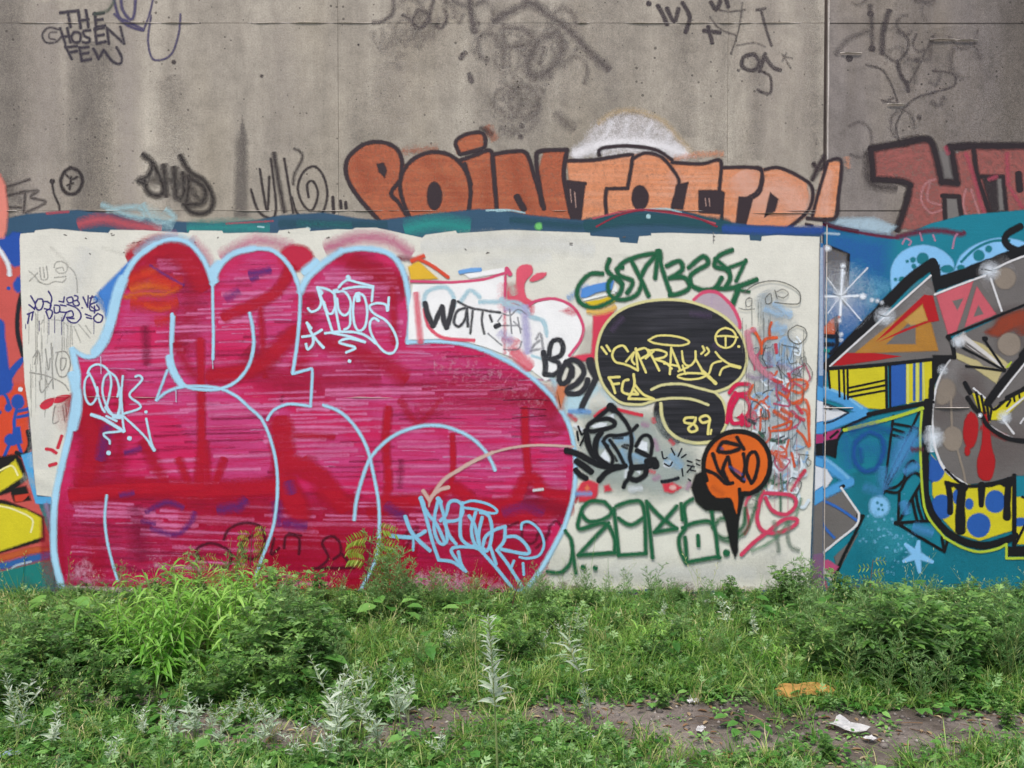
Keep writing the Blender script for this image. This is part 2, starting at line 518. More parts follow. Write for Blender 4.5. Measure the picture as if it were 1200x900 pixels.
for _ in range(16):
    x, y, R_, a0 = 1060 + r4.gauss(0, 34), 60 + r4.gauss(0, 44), r4.uniform(6, 18), r4.uniform(0, 6.28)
    p.s('T', ' '.join(f'{x + R_ * math.cos(a0 + t * .9):.1f},{y + R_ * 1.3 * math.sin(a0 + t * .9):.1f}' for t in range(r4.randint(3, 6))), r4.uniform(2, 5), r4.uniform(3, 7), r4.uniform(.14, .32))
p = Paint('graffiti_tag', WL, '#37303a', 'black three-line tag reading THE CHOSEN FEW in the upper left corner')
p.s('A1', '235,50 300,42|265,45 275,105|305,40 315,110|335,40 345,105|310,80 345,75|370,50 375,105|365,55 405,50|372,78 400,75|375,105 410,100', 3.4, 2.2, .9)
p.s('A1', '235,110 255,170|262,110 275,165|240,145 270,140|290,125 312,130 312,160 290,165 278,145 290,125|352,118 325,122 330,140 350,150 345,166 325,165|370,110 378,170|368,115 405,108|373,140 405,135|378,170 412,162|425,170 418,110|418,110 485,170|485,170 470,105', 3.2, 2.2, .9)
p.s('A1', '255,180 280,230|255,185 300,180|268,205 300,200|310,185 320,238|310,187 345,183|315,210 345,206|320,238 355,230|365,190 385,230|385,230 405,195|405,195 440,240 470,248 475,225 455,185', 3.2, 2.2, .9)
p.s('A1', '228,115 190,108 165,135 180,165 215,166 235,148', 2.4, 2, .7).s('A1', '222,125 195,128 192,148 215,155', 2, 2, .6)
p = Paint('graffiti_tag', WL, '#474064', 'thin bluish looping tag beside the THE CHOSEN FEW tag')
p.s('A1', '440,-30 462,60 500,85 560,115|470,-20 480,40 510,75 525,50 530,-30|448,55 500,100 558,118', 3.4, 2, .8).s('A1', '560,118 585,50 602,-30|590,60 578,150 590,220 620,235 670,210 698,130 705,55', 2.2, 1.8, .8)
p.sub('stroke', '#4d5a4c').s('A1', '445,5 420,40 370,55', 3, 3, .6)
Paint('paint_spot', WL, '#3d3434').e('A1', '678,242,9,9|1022,296,6,6', 2, .8).e('A2', '400,174,4,4', 1)
p = Paint('graffiti_tag', WL, '#2f2826', 'blurry black spray tag on concrete at left, with a heavy round letter')
p.s('A1', '560,605 595,640 575,690 540,705 570,720|600,640 640,740 610,765 575,745 565,705', 6, 6, .9).s('A1', '640,650 648,760|680,660 690,770 718,760 715,680|740,690 728,800|730,690 798,735 790,790 730,800', 8, 8, .8)
p.s('A1', '600,700 650,700 720,720 770,770', 14, 12, .55)
p.s('A1', '705,610 740,670 800,710 832,780 810,828 755,832 720,800', 6, 5, .85)
p = Paint('graffiti_tag', WL, '#463d3c', 'faint thin black letters on concrete at the far left edge above the blue stripe')
p.s('A1', '-20,740 60,720 115,700|25,740 10,800 80,810|20,765 90,752|80,750 150,745 120,770 178,790 100,830|100,745 92,830', 3, 3, .7).s('A1', '0,710 60,760 90,800', 8, 9, .25)
p = Paint('graffiti_tag', WL, '#332b2b', 'small black circle symbol and dotted stroke on concrete above the blue stripe')
p.s('A1', '275,655 308,670 322,710 300,752 262,755 238,720 247,677 275,655', 4, 2.4, .85).s('A1', '278,690 272,740|255,680 280,700 302,690|262,725 285,715', 2.6, 2, .8)
p.s('A1', '203,705|203,712 212,760 230,800 232,820', 2.6, 2, .8).s('A1', '203,708', 6, 2, .8)
p = Paint('graffiti_tag', WL, '#352c2d', 'thin black spiral tag just left of the orange letters')
p.s('A2', '15,660 30,760 45,820 52,690|-20,740 10,825 60,852 78,815 68,700 58,620|110,620 145,830', 2.8, 2, .85).s('A2', '70,600 90,720 110,825', 5, 4, .75).s('A2', '150,580 182,610 150,680 145,720', 3, 3, .6)
p.s('A2', '205,770 200,720 222,708 242,755 220,820 185,800 163,735 185,672 228,650 265,692 278,770 250,850 212,872 162,835 140,770', 2.6, 1.8, .85)
p.s('A2', '300,770 303,830|330,785 332,812|350,790 352,812', 3.6, 1.6, .85)

# ------------------------------------------------------------------ orange letters on the bare concrete
hz = Paint('white_burst', WL, '#dcd6d6', 'white sprayed half-round cloud above the orange letters', speck=.45)
hz.f('A3', '235,610 260,570 330,480 400,445 500,440 590,480 650,540 690,590 680,620', 12, .72, True).s('A3', '250,600 350,560 470,550 600,570 680,600', 13, 12, .95)
hz.sub('white_core', '#e6e2e2').s('A3', '255,600 350,562 470,555 590,572 670,598', 11, 12, .85).s('A3', '360,540 390,480|440,530 450,470|520,530 540,490|590,560 620,520|300,580 320,550', 5, 6, .5)
hz.sub('halo', '#c9b08a').s('A3', '340,480 400,440 490,435 590,475 660,550 700,595', 5, 6, .5)
OR1, OR2, OL = '#a9583a', '#d68a60', '#33262a'
p = Paint('block_letters', WL, OR1, 'orange block letters reading POINT with black outlines on bare concrete', speck=.3, col2='#c2754e', streak=.6)
p.f('A2', '480,870 400,770 355,690 360,620 420,565 490,555 545,580 570,630 585,650 620,615 690,592 760,605 800,625 905,590 925,600 1000,590 1060,600 1095,700 1115,620 1125,590 1215,590 1205,680 1240,895 1000,895 600,900', 3)
p.f('A2', '785,600 780,550 820,520 885,520 892,570 800,600', 3)
p.s('A2', '905,500 930,540', 8, 9, .6).s('A2', '580,590 700,580', 8, 9, .5)
q = p.sub('letters', OR2, 'paler peach orange letters at the right of the orange word', speck=.28, col2='#dba488', streak=.7)
q.f('A3', '215,625 320,625 455,605 520,598 590,612 640,635 740,640 805,625 820,655 970,658 1050,660 1110,690 1150,715 1160,770 1130,850 1080,900 240,900', 3)
q.f('A4', '300,630 355,630 340,760 325,850 235,850 255,760', 3).s('A3', '640,620 720,605 820,600', 6, 7, .6)
q.s('A4', '375,620 380,650', 6, 6, .5)
q = p.sub('pale_fade', '#d3a18c', speck=.2).s('T', '875,215 890,235 915,225 935,240', 34, 22, .8).s('T', '970,205 966,245', 14, 8, .7).s('T', '790,205 800,225', 14, 14, .5)
q = p.sub('rust_shade', '#98462c', speck=.3).s('T', '420,190 430,220|500,190 540,230|600,190 615,240|570,200 572,240', 14, 14, .45)
q = p.sub('outline', OL)
q.s('A2', '480,860 400,770 355,690 358,620 420,565 490,555 548,580 570,630 563,700 528,755 560,795 605,870', 4.8, 2).f('A2', '470,640 500,635 512,665 503,695 480,672', 2)
q.s('A2', '600,850 575,790 562,720 580,660 625,615 690,594 760,607 815,660 838,740 830,830', 4.8, 2)
q.e('A2', '697,765,30,56', 2)
q.s('A2', '800,625 850,608 915,588 925,650 940,820|815,640 840,720', 4.8, 2).s('A2', '795,600 780,555 820,525 885,520 893,572 845,592 800,602', 4.5, 2).s('A2', '880,505 920,520', 6, 8, .5)
q.s('A2', '940,810 925,605|925,603 1000,592 1055,598 1085,680 1125,815', 4.8, 2).s('A2', '1020,770 1045,815', 8, 2)
q.s('A3', '125,815 105,720 95,620 110,590 215,585|215,585 202,680 220,790 245,890', 5, 2).s('A3', '100,690 118,800', 6, 2)
q.s('A3', '215,628 320,625 455,605 470,620 452,730|452,735 370,738|370,738 365,780 372,870|210,710 285,718', 4.6, 2)
q.f('A3', '212,715 288,715 268,890 238,880', 2)
q.s('A3', '470,622 520,598 585,615 640,680 652,720 630,790 628,815|340,605 350,580 450,570 560,585 625,625', 4.2, 2)
q.e('A3', '500,772,34,50', 2).f('A3', '640,720 690,710 668,820 625,815', 2)
q.s('A3', '625,635 740,640 800,625 818,640 810,740', 4.2, 2).f('A3', '728,742 815,742 832,752 822,838 728,832', 2)
q.s('A3', '820,655 965,660 972,740 945,770|822,760 818,880', 4.2, 2).f('A3', '885,768 945,768 915,880 872,885', 2)
q.s('A4', '55,662 110,655 190,690 240,735 225,820 140,895|0,655 42,662 30,740 -10,772', 4, 2).f('A4', '75,750 108,778 95,825 52,850', 2, True)
q.s('A4', '300,630 352,628 342,760 325,852 220,852|240,845 262,760 300,632', 4, 2).s('A4', '245,640 270,660 290,640|240,700 285,610', 5, 4, .8)
q.s('A4', '215,875 240,880', 3, 2)
wl = p.sub('highlight', '#d8b0a0').s('A3', '228,740 232,790|245,750 250,810|755,775 758,805|770,775 773,805', 1.2, 1.2, .5)

p = Paint('block_letters', WR, '#96564f', 'dusty red block letters reading HI with black outlines right of the joint', speck=.5)
p.f('A4', '475,590 600,570 690,545 715,600 740,700 800,705 790,600 880,575 1200,560 1200,890 930,895 760,900 570,895 620,720 590,705 480,695', 3)
q = p.sub('background', '#6f6a66').f('A4', '750,765 812,770 822,890 755,890|905,690 985,690 995,830 945,830', 2).f('A4', '728,590 790,590 800,700 745,700', 2)
q = p.sub('outline', '#2a2022')
q.s('A4', '470,582 590,560 690,545 720,600 745,710|745,710 805,715|805,715 785,600 775,575|775,575 880,570 1060,570 1200,560', 8.5, 4).s('A4', '470,585 478,700|478,700 590,708 622,725|622,725 605,800 572,895', 8, 4)
q.s('A4', '600,550 650,540', 8, 5, .7).s('A4', '460,600 465,710 560,735', 8, 9, .5)
q.s('A4', '748,765 812,768|812,768 828,890|755,765 760,890', 5.5, 2).s('A4', '870,580 885,690 925,810 940,895', 6, 2.5).s('A4', '900,690 985,690|985,690 998,830|998,830 940,832|1000,890 1060,840 1100,800', 5, 2.5)
q.f('A4', '900,688 960,690 970,828 935,828', 3, .9).s('A4', '1045,680 1050,740', 8, 2)
q = p.sub('scribble', '#b0485a').s('A4', '840,600 870,690 900,800 930,880|1000,600 1005,720|1010,730 1060,810|930,700 960,690|760,575 770,600', 4, 4, .6).s('A4', '940,860 1000,850 1060,880', 5, 6, .5)
q = p.sub('scribble', '#c08484').s('A4', '720,700 680,720 665,780 700,830 745,820|700,710 690,780 740,800|840,740 830,800 860,890|860,740 900,860|930,850 960,890', 2.6, 2, .6)

# ------------------------------------------------------------------ old coats of paint under the cream panel
p = Paint('undercoat', WL, '#2f5068', 'dark blue and teal stripe of older paint along the top of the cream panel')
p.f('T', '-900,262 8,256 30,251 90,246 150,252 200,259 250,262 300,258 330,252 380,249 420,256 445,258 520,249 560,245 590,246 620,252 680,258 700,255 750,245 800,247 840,258 880,264 962,268 962,700 -900,700', 2.5)
q = p.sub('teal_patch', '#23857f').s('T', '225,268 270,266 310,268', 13, 12, .8).s('T', '480,268 510,262 545,266', 14, 16, 1).s('T', '350,262 410,264', 6, 6, .5).s('T', '-300,650 50,640', 90, 20, .9).s('T', '640,700 800,700', 14, 8, .6)
q = p.sub('dark_patch', '#1c4a52').s('T', '690,264 740,257 800,258 850,264', 14, 6, .95).s('T', '330,262 450,264', 9, 6, .5).s('T', '600,258 680,265', 7, 6, .6)
q = p.sub('blue_patch', '#254a90').s('T', '850,268 905,270 962,270', 9, 5, .9).s('T', '700,694 800,698 960,692', 16, 6, .9)
q = p.sub('red_patch', '#b5505a').s('T', '95,262 120,257 150,263 185,268', 10, 9, .9).s('T', '55,250 80,248', 3, 2, .7).s('T', '695,256 745,246 800,252 838,262', 2, 1.4, .9).s('T', '265,262 320,259', 2, 1.4, .6)
q = p.sub('pale_spray', '#a9cdd2').s('A1', '420,820 540,810 560,850 500,840 400,800|560,800 600,860 640,870 680,850 650,820', 5, 6, .65).s('A1', '570,830 660,880', 12, 14, .45).s('A3', '520,820 600,815 660,830', 2, 1.6, .7)
q.s('A2', '900,822 980,820 1040,830', 2, 1.4, .8).s('A3', '-60,825 0,822 50,832', 2, 1.4, .7).s('A3', '532,845', 5, 2, .9).s('C1', '460,25 490,28|720,30 735,38', 2, 1, .9)
p.sub('green_dot', '#6fbf6a').e('A3', '104,884,14,14', 3)
q = p.sub('wave_line', '#8a2438').s('A3', '330,885 420,840 520,820 640,832 720,850 800,885', 2, 1.2)
q = p.sub('wave_line', '#4a2e3c').s('A4', '290,870 340,885 420,900', 2, 1.2)

# far left mural
p = Paint('mural', WL, '#c2524a', 'sliver of an older mural at the left edge with blue figures and yellow letters')
p.f('T', '-500,280 26,280 30,420 34,520 45,590 62,640 62,690 -500,690', 2)
q = p.sub('orange_patch', '#cf4420').f('T', '-200,460 30,450 33,500 36,535 -200,545', 8, .9)
q = p.sub('blue_figures', '#1d4a9e')
q.f('B5', '-600,150 40,150 60,130 100,135 100,290 70,300 45,280 20,230 -10,200 -600,190', 3)
q.f('B5', '95,340 105,410 80,420 62,380|-200,540 0,545 25,640 40,760 45,900 -200,900', 3, 1, True).s('B5', '40,400|100,760 70,800 40,850', 4, 2).s('B5', '110,740 60,790 30,850', 6, 2)
q.e('B6', '75,75,28,32|35,100,16,18', 2).s('B6', '75,90 60,160 70,230 90,290|60,210 20,300|75,140 120,130|75,115 120,105|0,20 30,60 40,100|-60,80 0,120', 4, 1.6).f('B6', '55,180 85,180 95,250 45,260', 2)
q.e('B6', '48,235,30,26', 2)
q = p.sub('dark_curve', '#14181f').s('B5', '102,430 85,520 85,620 110,720', 5, 2).s('B6', '118,200 125,260 100,300 70,290', 5, 2)
q = p.sub('pink_patch', '#d98070').f('A1', '-400,600 0,680 20,720 32,820 25,900 15,930 -400,960', 4)
q = p.sub('white_swoosh', '#d8dcde').s('B5', '-10,205 20,250 40,290 46,335', 5, 3)
q.s('B6', '85,22', 5, 2)
q = p.sub('light_blue_patch', '#4f9fd0').f('B6', '90,300 135,285 150,430 158,475 218,475 215,508 150,505', 2)
q = p.sub('letter_edge', '#15120f').f('B6', '-300,360 70,295 92,320 118,400 50,455 -300,560|-300,480 20,490 100,520 185,560 190,660 -300,800', 3).f('B6', '40,440 110,430 130,490 60,500', 3)
q = p.sub('yellow_letters', '#cdbf20').f('B6', '-300,420 0,375 65,320 98,390 0,455 -300,520|-300,480 0,505 110,530 175,565 178,645 0,705 -300,770', 3)
q = p.sub('letter_highlight', '#e6dfa0').s('B6', '0,365 50,345 75,385|0,515 60,530 135,570 130,625', 2, 1.4)
q = p.sub('red_tip', '#c23a28').f('B6', '60,470 130,460 95,495 65,498', 2)
q = p.sub('orange_stripe', '#b5532a').s('B6', '-200,770 0,735 120,705 228,695', 7, 3)
q = p.sub('blue_stripe', '#2b5c9a').s('B6', '-200,800 0,770 120,740 228,718', 8, 4)
q = p.sub('pale_stripe', '#b5c4cc').s('B6', '-100,800 20,795 70,765 130,750', 2.4, 2, .8)
q = p.sub('teal_ground', '#17756e').f('B6', '-300,830 0,792 120,762 228,738 228,900 -300,900', 3)
q = p.sub('lilac_edge', '#8f86a8').s('B6', '195,510 215,600 225,700', 5, 4, .8)

# ------------------------------------------------------------------ the cream panel
CREAM = '#d7d4c7'
p = Paint('cream_panel', WL, CREAM, 'cream rolled paint panel behind the graffiti, with ragged edges', rough=.6)
p.f('T', '24,274 33,273 40,272.5 41.5,270 61,268 80,269.5 103,271.8 127,273 129.5,269.3 168.6,269.8 195,271.5 221,273 222,270.5 223,270 260,270.5 262,273.3 300,272.5 325,273.3 327,270 362,266.7 363.5,271 395,268.6 413,269 416,267 440,266.7 455,269.8 478,275 495,278.7 499,275 534,270.5 536,273.5 597,269.3 640,271 691,272.8 692,276.3 725,278.5 727,284 747,285.3 749,277 763,276 763,273.3 788,272.8 824,274 878,275.5 879,281.7 892,282.5 893,277 910,275.5 960.5,277.5 960,340 958.6,395 956,470 953,560 950,640 949,688 940,691 905,690 880,694 840,692 800,693.5 760,690 720,694 690,691 650,692 615,698 560,702 380,703 200,697 70,690 66,650 64,600 60,582 43,580 40,555 34.7,486 29,450 27,412 24.4,338 23,280', 1.2)
q = p.sub('ghost_tag', '#b8b5a8').s('T', '700,330 720,300 760,310|120,290 150,300|60,290 80,310', 3, 4, .3).s('T', '640,650 700,670 900,660', 22, 22, .4).s('T', '520,285 600,282 660,290', 16, 16, .3)
q = p.sub('coat_patch', '#d9d8d2').s('T', '500,288 620,284 690,292', 16, 12, .6).s('T', '560,310 640,300', 14, 12, .5).s('T', '100,300 60,420 50,540', 22, 18, .4).s('T', '720,668 880,672', 14, 14, .5)
q = p.sub('coat_patch', '#bdbcb4').s('T', '905,640 925,670', 20, 18, .3).s('T', '650,672 780,676 940,670', 12, 12, .35).s('T', '30,560 60,575', 10, 10, .3)
q = p.sub('chip', '#5b544e')
for (x, y) in ((75, 275), (130, 274), (131, 276), (160, 284), (163, 283), (228, 284), (229, 287), (255, 279), (338, 272), (383, 279), (385, 278), (570, 297), (571, 296), (668, 287), (730, 278), (836, 277), (836, 282), (668, 285), (545, 292), (100, 279), (155, 285), (172, 281), (145, 296), (105, 297)):
    q.s('T', f'{x},{y} {x + random.uniform(.5, 3)},{y + random.uniform(-1, 1)}', 1.3, .8, .9)
q = p.sub('edge_strip', '#8f8896').s('T', '964,290 962,420 959,560 957,690', 6, 1.6, .9)
q = p.sub('dirty_edge', '#8d8a86').s('T', '961,285 959,420 954,600 951,690', 1.4, 1.4, .6)
q.s('T', '836,272 836,285', .9, .8, .8)

# ------------------------------------------------------------------ faint scribbles on the left of the cream panel
p = Paint('graffiti_tag', WL, '#8b887f', 'grey marker scribbles with thin drips at the left of the cream panel')
p.s('D4', '100,130 150,170 200,235|180,150 110,220|200,100 210,200 240,210 270,190 258,90|230,100 240,190|325,100 340,60 390,48 440,80 430,140 370,150 340,115 400,100 410,125|440,85 500,140 525,220 530,320|180,220 260,250 330,225 400,230 430,200|330,190 430,180', 1.4, 1.3, .55)
p.s('D4', '160,500 200,600 230,560|480,600 485,780|500,620 560,760|540,600 640,720|600,610 650,680|300,560 390,570 450,620', 1, 1.2, .5)
p.s('D5', '85,85 110,50 92,120|118,60 130,200|150,40 165,150 175,90|180,10 190,250|205,60 255,55 282,110 260,180 222,182 204,120 215,60|230,90 258,92 250,140 230,150 230,90|68,165 150,180 240,220 272,260|118,210 130,270 185,200|150,200 165,240|200,340 188,430 218,422|240,340 252,420|255,330 262,400', 1.5, 1.2, .75)
for i in range(34):
    x = random.uniform(34, 84); y = random.uniform(360, 440)
    p.s('T', f'{x},{y} {x + random.uniform(-.6, .6)},{y + random.uniform(10, 60)}', .7, .7, random.uniform(.3, .7))
p = Paint('graffiti_tag', WL, '#33286e', 'small purple marker tag at the left of the cream panel')
p.s('D4', '120,350 140,385 160,425 152,470|105,428 152,465|185,378 222,380 230,420 210,470 175,470 160,420 185,378|225,400 270,400|270,405 300,430 280,468 240,462|275,310 305,370 290,440|255,490 280,550 302,530 310,485 275,470 252,490|330,432 372,440 370,490 332,500 325,450', 1.7, .9)
p.s('D4', '370,490 430,495 480,482 492,530 435,540|432,495 400,570|440,425 510,450 552,490 560,540 520,585 470,582 440,548 500,550|370,398 410,405|380,430 430,440|415,360 408,400|440,372 480,360 492,400 452,412 435,382|505,348 532,355 530,385 490,402 510,438 548,425 530,390|570,455', 1.7, .9)
p.s('D4', '580,360 620,450|620,450 625,350|640,370 690,360 702,400 640,430 650,480 722,470 700,430|660,350 640,430 690,470|680,440 680,500|720,510 752,530 740,575 700,582 672,545 710,505|600,510 650,530|610,540 656,550|90,512 145,490|107,510 93,592|140,490 128,562', 1.7, .9)
for (x, y, L_) in ((57.3, 374, 18), (110, 376, 15), (46, 376, 12), (64, 370, 20), (72, 372, 20), (30, 380, 5)):
    p.s('T', f'{x},{y} {x},{y + L_}', .8, .6, .8)
p = Paint('red_blob', WL, '#c42a3e', 'red leaf-shaped dabs on the cream strip left of the bubble letters')
p.f('D5', '118,340 150,308 198,298 185,338 142,362|195,325 210,290 280,282 245,318', 1.2, 1, True).s('D5', '155,568 180,572 205,588|172,655 205,645|215,560 235,500', 4, 1.6)
q = p.sub('outline', '#9a3a44').s('D5', '130,330 165,315 190,300', .8, .8)

# ------------------------------------------------------------------ the big magenta bubble letters
MAG, RED, PNK = '#c41852', '#b40c28', '#b8447c'
bub = Paint('bubble_letters', WL, MAG, 'huge magenta and red bubble letters with pale blue outlines on the cream panel', rough=.38, col2='#c03a70', streak=.8)
bub.f('T', '85,409 98,417 112,416 122,404 133,377 140,347 148,321 161,301 181,286 200,281 220,284 235,299 244,316 249,330 253,322 262,307 276,296 298,290 318,292 333,303 344,318 351,338 360,325 378,308 400,293 422,289 448,293 464,303 474,322 479.5,353 481,377 478,401 513,400 544,403 572,412 600,426 623,442 642,460 649,468 664,492 671,516 674,546 671,582 661,618 640,657 622,684 607,700 560,703 430,706 300,698 200,690 90,686 72,686 65,644 65,605 68,575 76,539 84,505 91,467 92,450 88,425', 2)
# over-spray haloes
q = bub.sub('overspray', '#c65c86').s('T', '262,300 300,282 340,290', 10, 14, .5).s('T', '385,290 420,279 455,281 478,296', 12, 12, .62).s('T', '155,300 178,283 205,276', 8, 10, .35).s('T', '225,282 242,300 246,318', 8, 10, .4)
q = bub.sub('red_patch', '#b81e3c', rough=.4).e('C1', '660,190,95,70', 5)
# ghosts of earlier red letters, streaky pink patches, dark mauve smudges
q = bub.sub('pink_streaks', '#cb427e', rough=.4, gaps=.8)
q.f('T', '150,340 190,300 230,310 246,340 247,440 205,440 200,370 140,400', 14, .8, True).f('T', '258,330 300,300 335,320 346,360 340,430 300,440 296,375 262,380', 14, .75, True)
q.f('T', '360,350 400,305 470,330 476,400 420,420 365,425', 14, .7, True).f('T', '130,420 190,430 300,470 318,540 240,530 180,470 100,440', 12, .85, True)
q.e('T', '330,520,12,60|385,540,45,30|490,545,50,42|575,530,50,40|650,530,18,50|285,530,40,46', 16, .85).f('T', '370,440 480,410 600,440 650,500 560,500 440,490', 14, .8, True)
q.e('T', '105,600,26,60|165,640,40,30|480,455,50,18|520,590,40,12', 14, .6)
q = bub.sub('pale_streaks', '#c683ac', rough=.4, gaps=1.0)
for i in range(110):
    cx, cy = random.choice([(165, 390), (300, 385), (415, 330), (270, 505), (380, 540), (500, 540), (560, 450), (480, 460), (120, 610), (170, 640), (620, 520), (170, 460), (420, 410), (300, 380)])
    x = cx + random.gauss(0, 34); y = cy + random.gauss(0, 26); L_ = random.uniform(8, 46)
    sl = random.uniform(-.02, .05) if x < 450 else random.uniform(-.02, .03)
    if x < 92 or x + L_ > 655 or y < 318 or (x < 150 and y < 420): continue
    q.s('T', f'{x},{y} {x + L_ / 2},{y + sl * L_ / 2 - .6} {x + L_},{y + sl * L_}', random.uniform(1, 2.4), 1.6, random.uniform(.5, .95))
BODY = [(85, 409), (112, 416), (133, 377), (148, 321), (181, 288), (220, 286), (246, 325), (276, 298), (318, 294), (351, 338), (378, 309), (422, 292), (464, 306), (479, 353), (478, 401), (544, 404), (600, 427), (642, 460),
        (671, 516), (671, 582), (640, 655), (607, 695), (72, 684), (66, 620), (76, 540), (91, 467)]
def spans(y):
    c_ = []
    for i in range(len(BODY)):
        (xa, ya), (xb, yb) = BODY[i - 1], BODY[i]
        if (ya > y) != (yb > y): c_.append(xa + (y - ya) * (xb - xa) / (yb - ya))
    c_.sort()
    return list(zip(c_[::2], c_[1::2]))
rr = random.Random(3)
q = bub.sub('red_ground', '#a60e30', rough=.4).s('T', '100,575 240,585 400,600 560,605 650,590', 30, 24, .6).s('T', '90,640 250,640 420,650 600,650', 90, 60, .42).s('T', '95,480 120,540 110,620', 44, 30, .5).s('T', '190,300 225,330 215,400', 30, 24, .6).s('T', '300,420 340,450 430,440', 34, 26, .55).s('T', '420,310 465,340', 26, 20, .6).s('T', '480,455 620,460 650,500', 24, 20, .5)
q = bub.sub('roller_laps', '#d8709f', rough=.4, gaps=.4)
q2 = bub.sub('roller_laps', '#860f38', rough=.4, gaps=.4)
y = 300.0
while y < 690:
    for xa, xb in spans(y):
        x = xa + rr.uniform(6, 24)
        while x < xb - 14:
            L_ = min(rr.uniform(24, 130), xb - 8 - x)
            sl = (-.035 if y < 560 else .04) * (1 if x < 330 else .35)
            st_ = f'{x:.1f},{y:.1f} {x + L_ / 2:.1f},{y + sl * L_ / 2 + rr.uniform(-.8, .8):.1f} {x + L_:.1f},{y + sl * L_ + rr.uniform(-.8, .8):.1f}'
            k_ = 1.7 * noise.noise(Vector((x * .014, y * .022, 3))) + .08 - (.25 if y > 565 else 0)
            if rr.random() < .45 + k_: q.s('T', st_, rr.choice((1.2, 1.8, 2.6, 3.6, 4.6)), 3.2, min(.95, max(.2, .5 + k_)), jit=.3)
            elif rr.random() < .6: q2.s('T', st_, rr.uniform(1.4, 3.6), 3.0, rr.uniform(.25, .6), jit=.3)
            x += L_ + rr.uniform(2, 26)
    y += rr.uniform(4.6, 6.6)
q = bub.sub('glare_and_wear', '#cc8fa6', rough=.4, speck=.9).s('T', '520,430 580,440 625,470', 26, 26, .4).f('T', '470,680 500,668 540,672 590,680 600,700 470,704', 10, .9).f('T', '80,672 100,655 125,675 110,690', 10, .8).s('T', '180,660 230,668', 12, 12, .5)  # first stroke paints a glare on the right lobe, the rest is wear
q = bub.sub('red_strokes', RED, rough=.4, gaps=.25)
q.s('T', '160,300 185,290 215,300 235,330', 26, 12, .85).s('T', '150,330 175,310', 18, 10, .7)
q.s('T', '235,400 236,500 236,580', 10, 5, .95).s('T', '210,540 228,575 236,520|262,540 246,575 240,520', 10, 6, .85)
q.s('T', '90,580 160,572 240,575 330,570', 22, 12, .95).s('T', '95,470 110,520 100,560', 28, 16, .8).s('T', '140,440 140,560', 14, 12, .45).s('T', '170,520 190,560 215,590', 14, 10, .7)
q.s('T', '345,390 300,430 250,440', 20, 10, .9).s('T', '205,400 230,440 280,440', 12, 10, .6).s('T', '265,370 320,345 340,315', 14, 6, .9)
q.s('T', '305,360 308,400 310,440', 7, 6, .8).s('T', '330,500 335,560 350,600', 28, 10, .92).s('T', '345,545 375,560 400,590', 24, 8, .9).s('T', '360,545 385,580 410,590', 22, 12, .75).s('T', '340,510 390,512', 7, 5, .7)
q.s('T', '455,480 452,520 455,570 445,600', 10, 5, .95).s('T', '530,510 531,545 528,570', 7, 3, .95).s('T', '615,480 616,520 620,560', 9, 4, .95)
q.s('T', '450,590 500,585 530,572 560,590 600,588 620,560 640,578 670,582', 16, 8, .95).s('T', '440,600 470,590', 22, 12, .7).s('T', '470,470 490,495 515,470', 9, 6, .6)
q.s('T', '560,604 620,600 660,592', 26, 12, .9).s('T', '330,640 400,640 460,650', 60, 30, .5).s('T', '110,640 115,680', 20, 16, .45).s('T', '225,600 300,610', 34, 26, .45).s('T', '70,620 74,670', 8, 6, .4)
q.s('T', '380,400 440,420 470,440', 20, 14, .7).s('T', '400,300 430,315 470,330', 18, 14, .6).s('T', '365,350 360,400 350,430', 18, 14, .5).s('T', '460,340 462,400', 9, 7, .7).s('T', '500,480 640,470', 30, 26, .35)
q.s('T', '530,620 600,650 560,680', 30, 24, .5).s('T', '390,690 430,680', 22, 16, .6)
q = bub.sub('orange_patch', '#d8641e', rough=.4).f('C1', '-130,270 -20,330 60,340 40,430 -60,440 -130,380', 10, .0)
q.s('B5', '620,435 700,425 780,430 850,400|600,440 650,445|700,480 760,500 810,490', 5, 5, .75).s('B5', '640,400 720,385 800,395', 10, 9, .8).s('B5', '690,330 740,310', 6, 6, .5)
q = bub.sub('tomato_patch', '#cc2e1e', rough=.4).s('B5', '620,360 720,330 760,360 850,380', 14, 12, .8).s('B5', '650,470 760,480 830,470', 14, 12, .75).s('B5', '760,560 830,540', 10, 10, .5)
q = bub.sub('mauve_smudge', '#5f2a78', rough=.4)
q.s('B5', '720,290 800,340 880,385', 2.4, 2.4, .7).s('C1', '420,270 470,265 520,255|430,300 450,290', 6, 6, .75).s('C1', '300,400 350,370', 8, 8, .45)
q.s('B6', '450,190 425,310', 10, 9, .5).s('B6', '530,290 590,270|510,470 560,460|600,580 650,590|620,540 700,500 770,520', 5, 5, .6).s('B6', '640,610 740,635 800,590 820,545', 5, 5, .6)
q.s('C3', '200,545 250,535|270,540 300,510|480,440 490,470|470,600 540,610|430,520 440,600', 9, 9, .55).s('C4', '640,500 720,480 780,500', 9, 9, .4).s('C4', '180,480 240,520', 9, 9, .5)
q = bub.sub('shade_stroke', '#7c1238', rough=.4).s('T', '160,600 165,650', 18, 18, .4).s('T', '170,385 172,425', 8, 8, .5).s('T', '470,540 468,570', 6, 6, .4).s('T', '620,585 660,600', 14, 14, .4).s('T', '430,640 440,690', 16, 16, .4).s('C2', '200,180 270,190', 5, 5, .6)
q = bub.sub('scuff', '#5a1430').s('T', '590,469 625,468 650,470|575,458 600,455|610,478 640,480|600,490 640,487', 1.2, 1, .7)
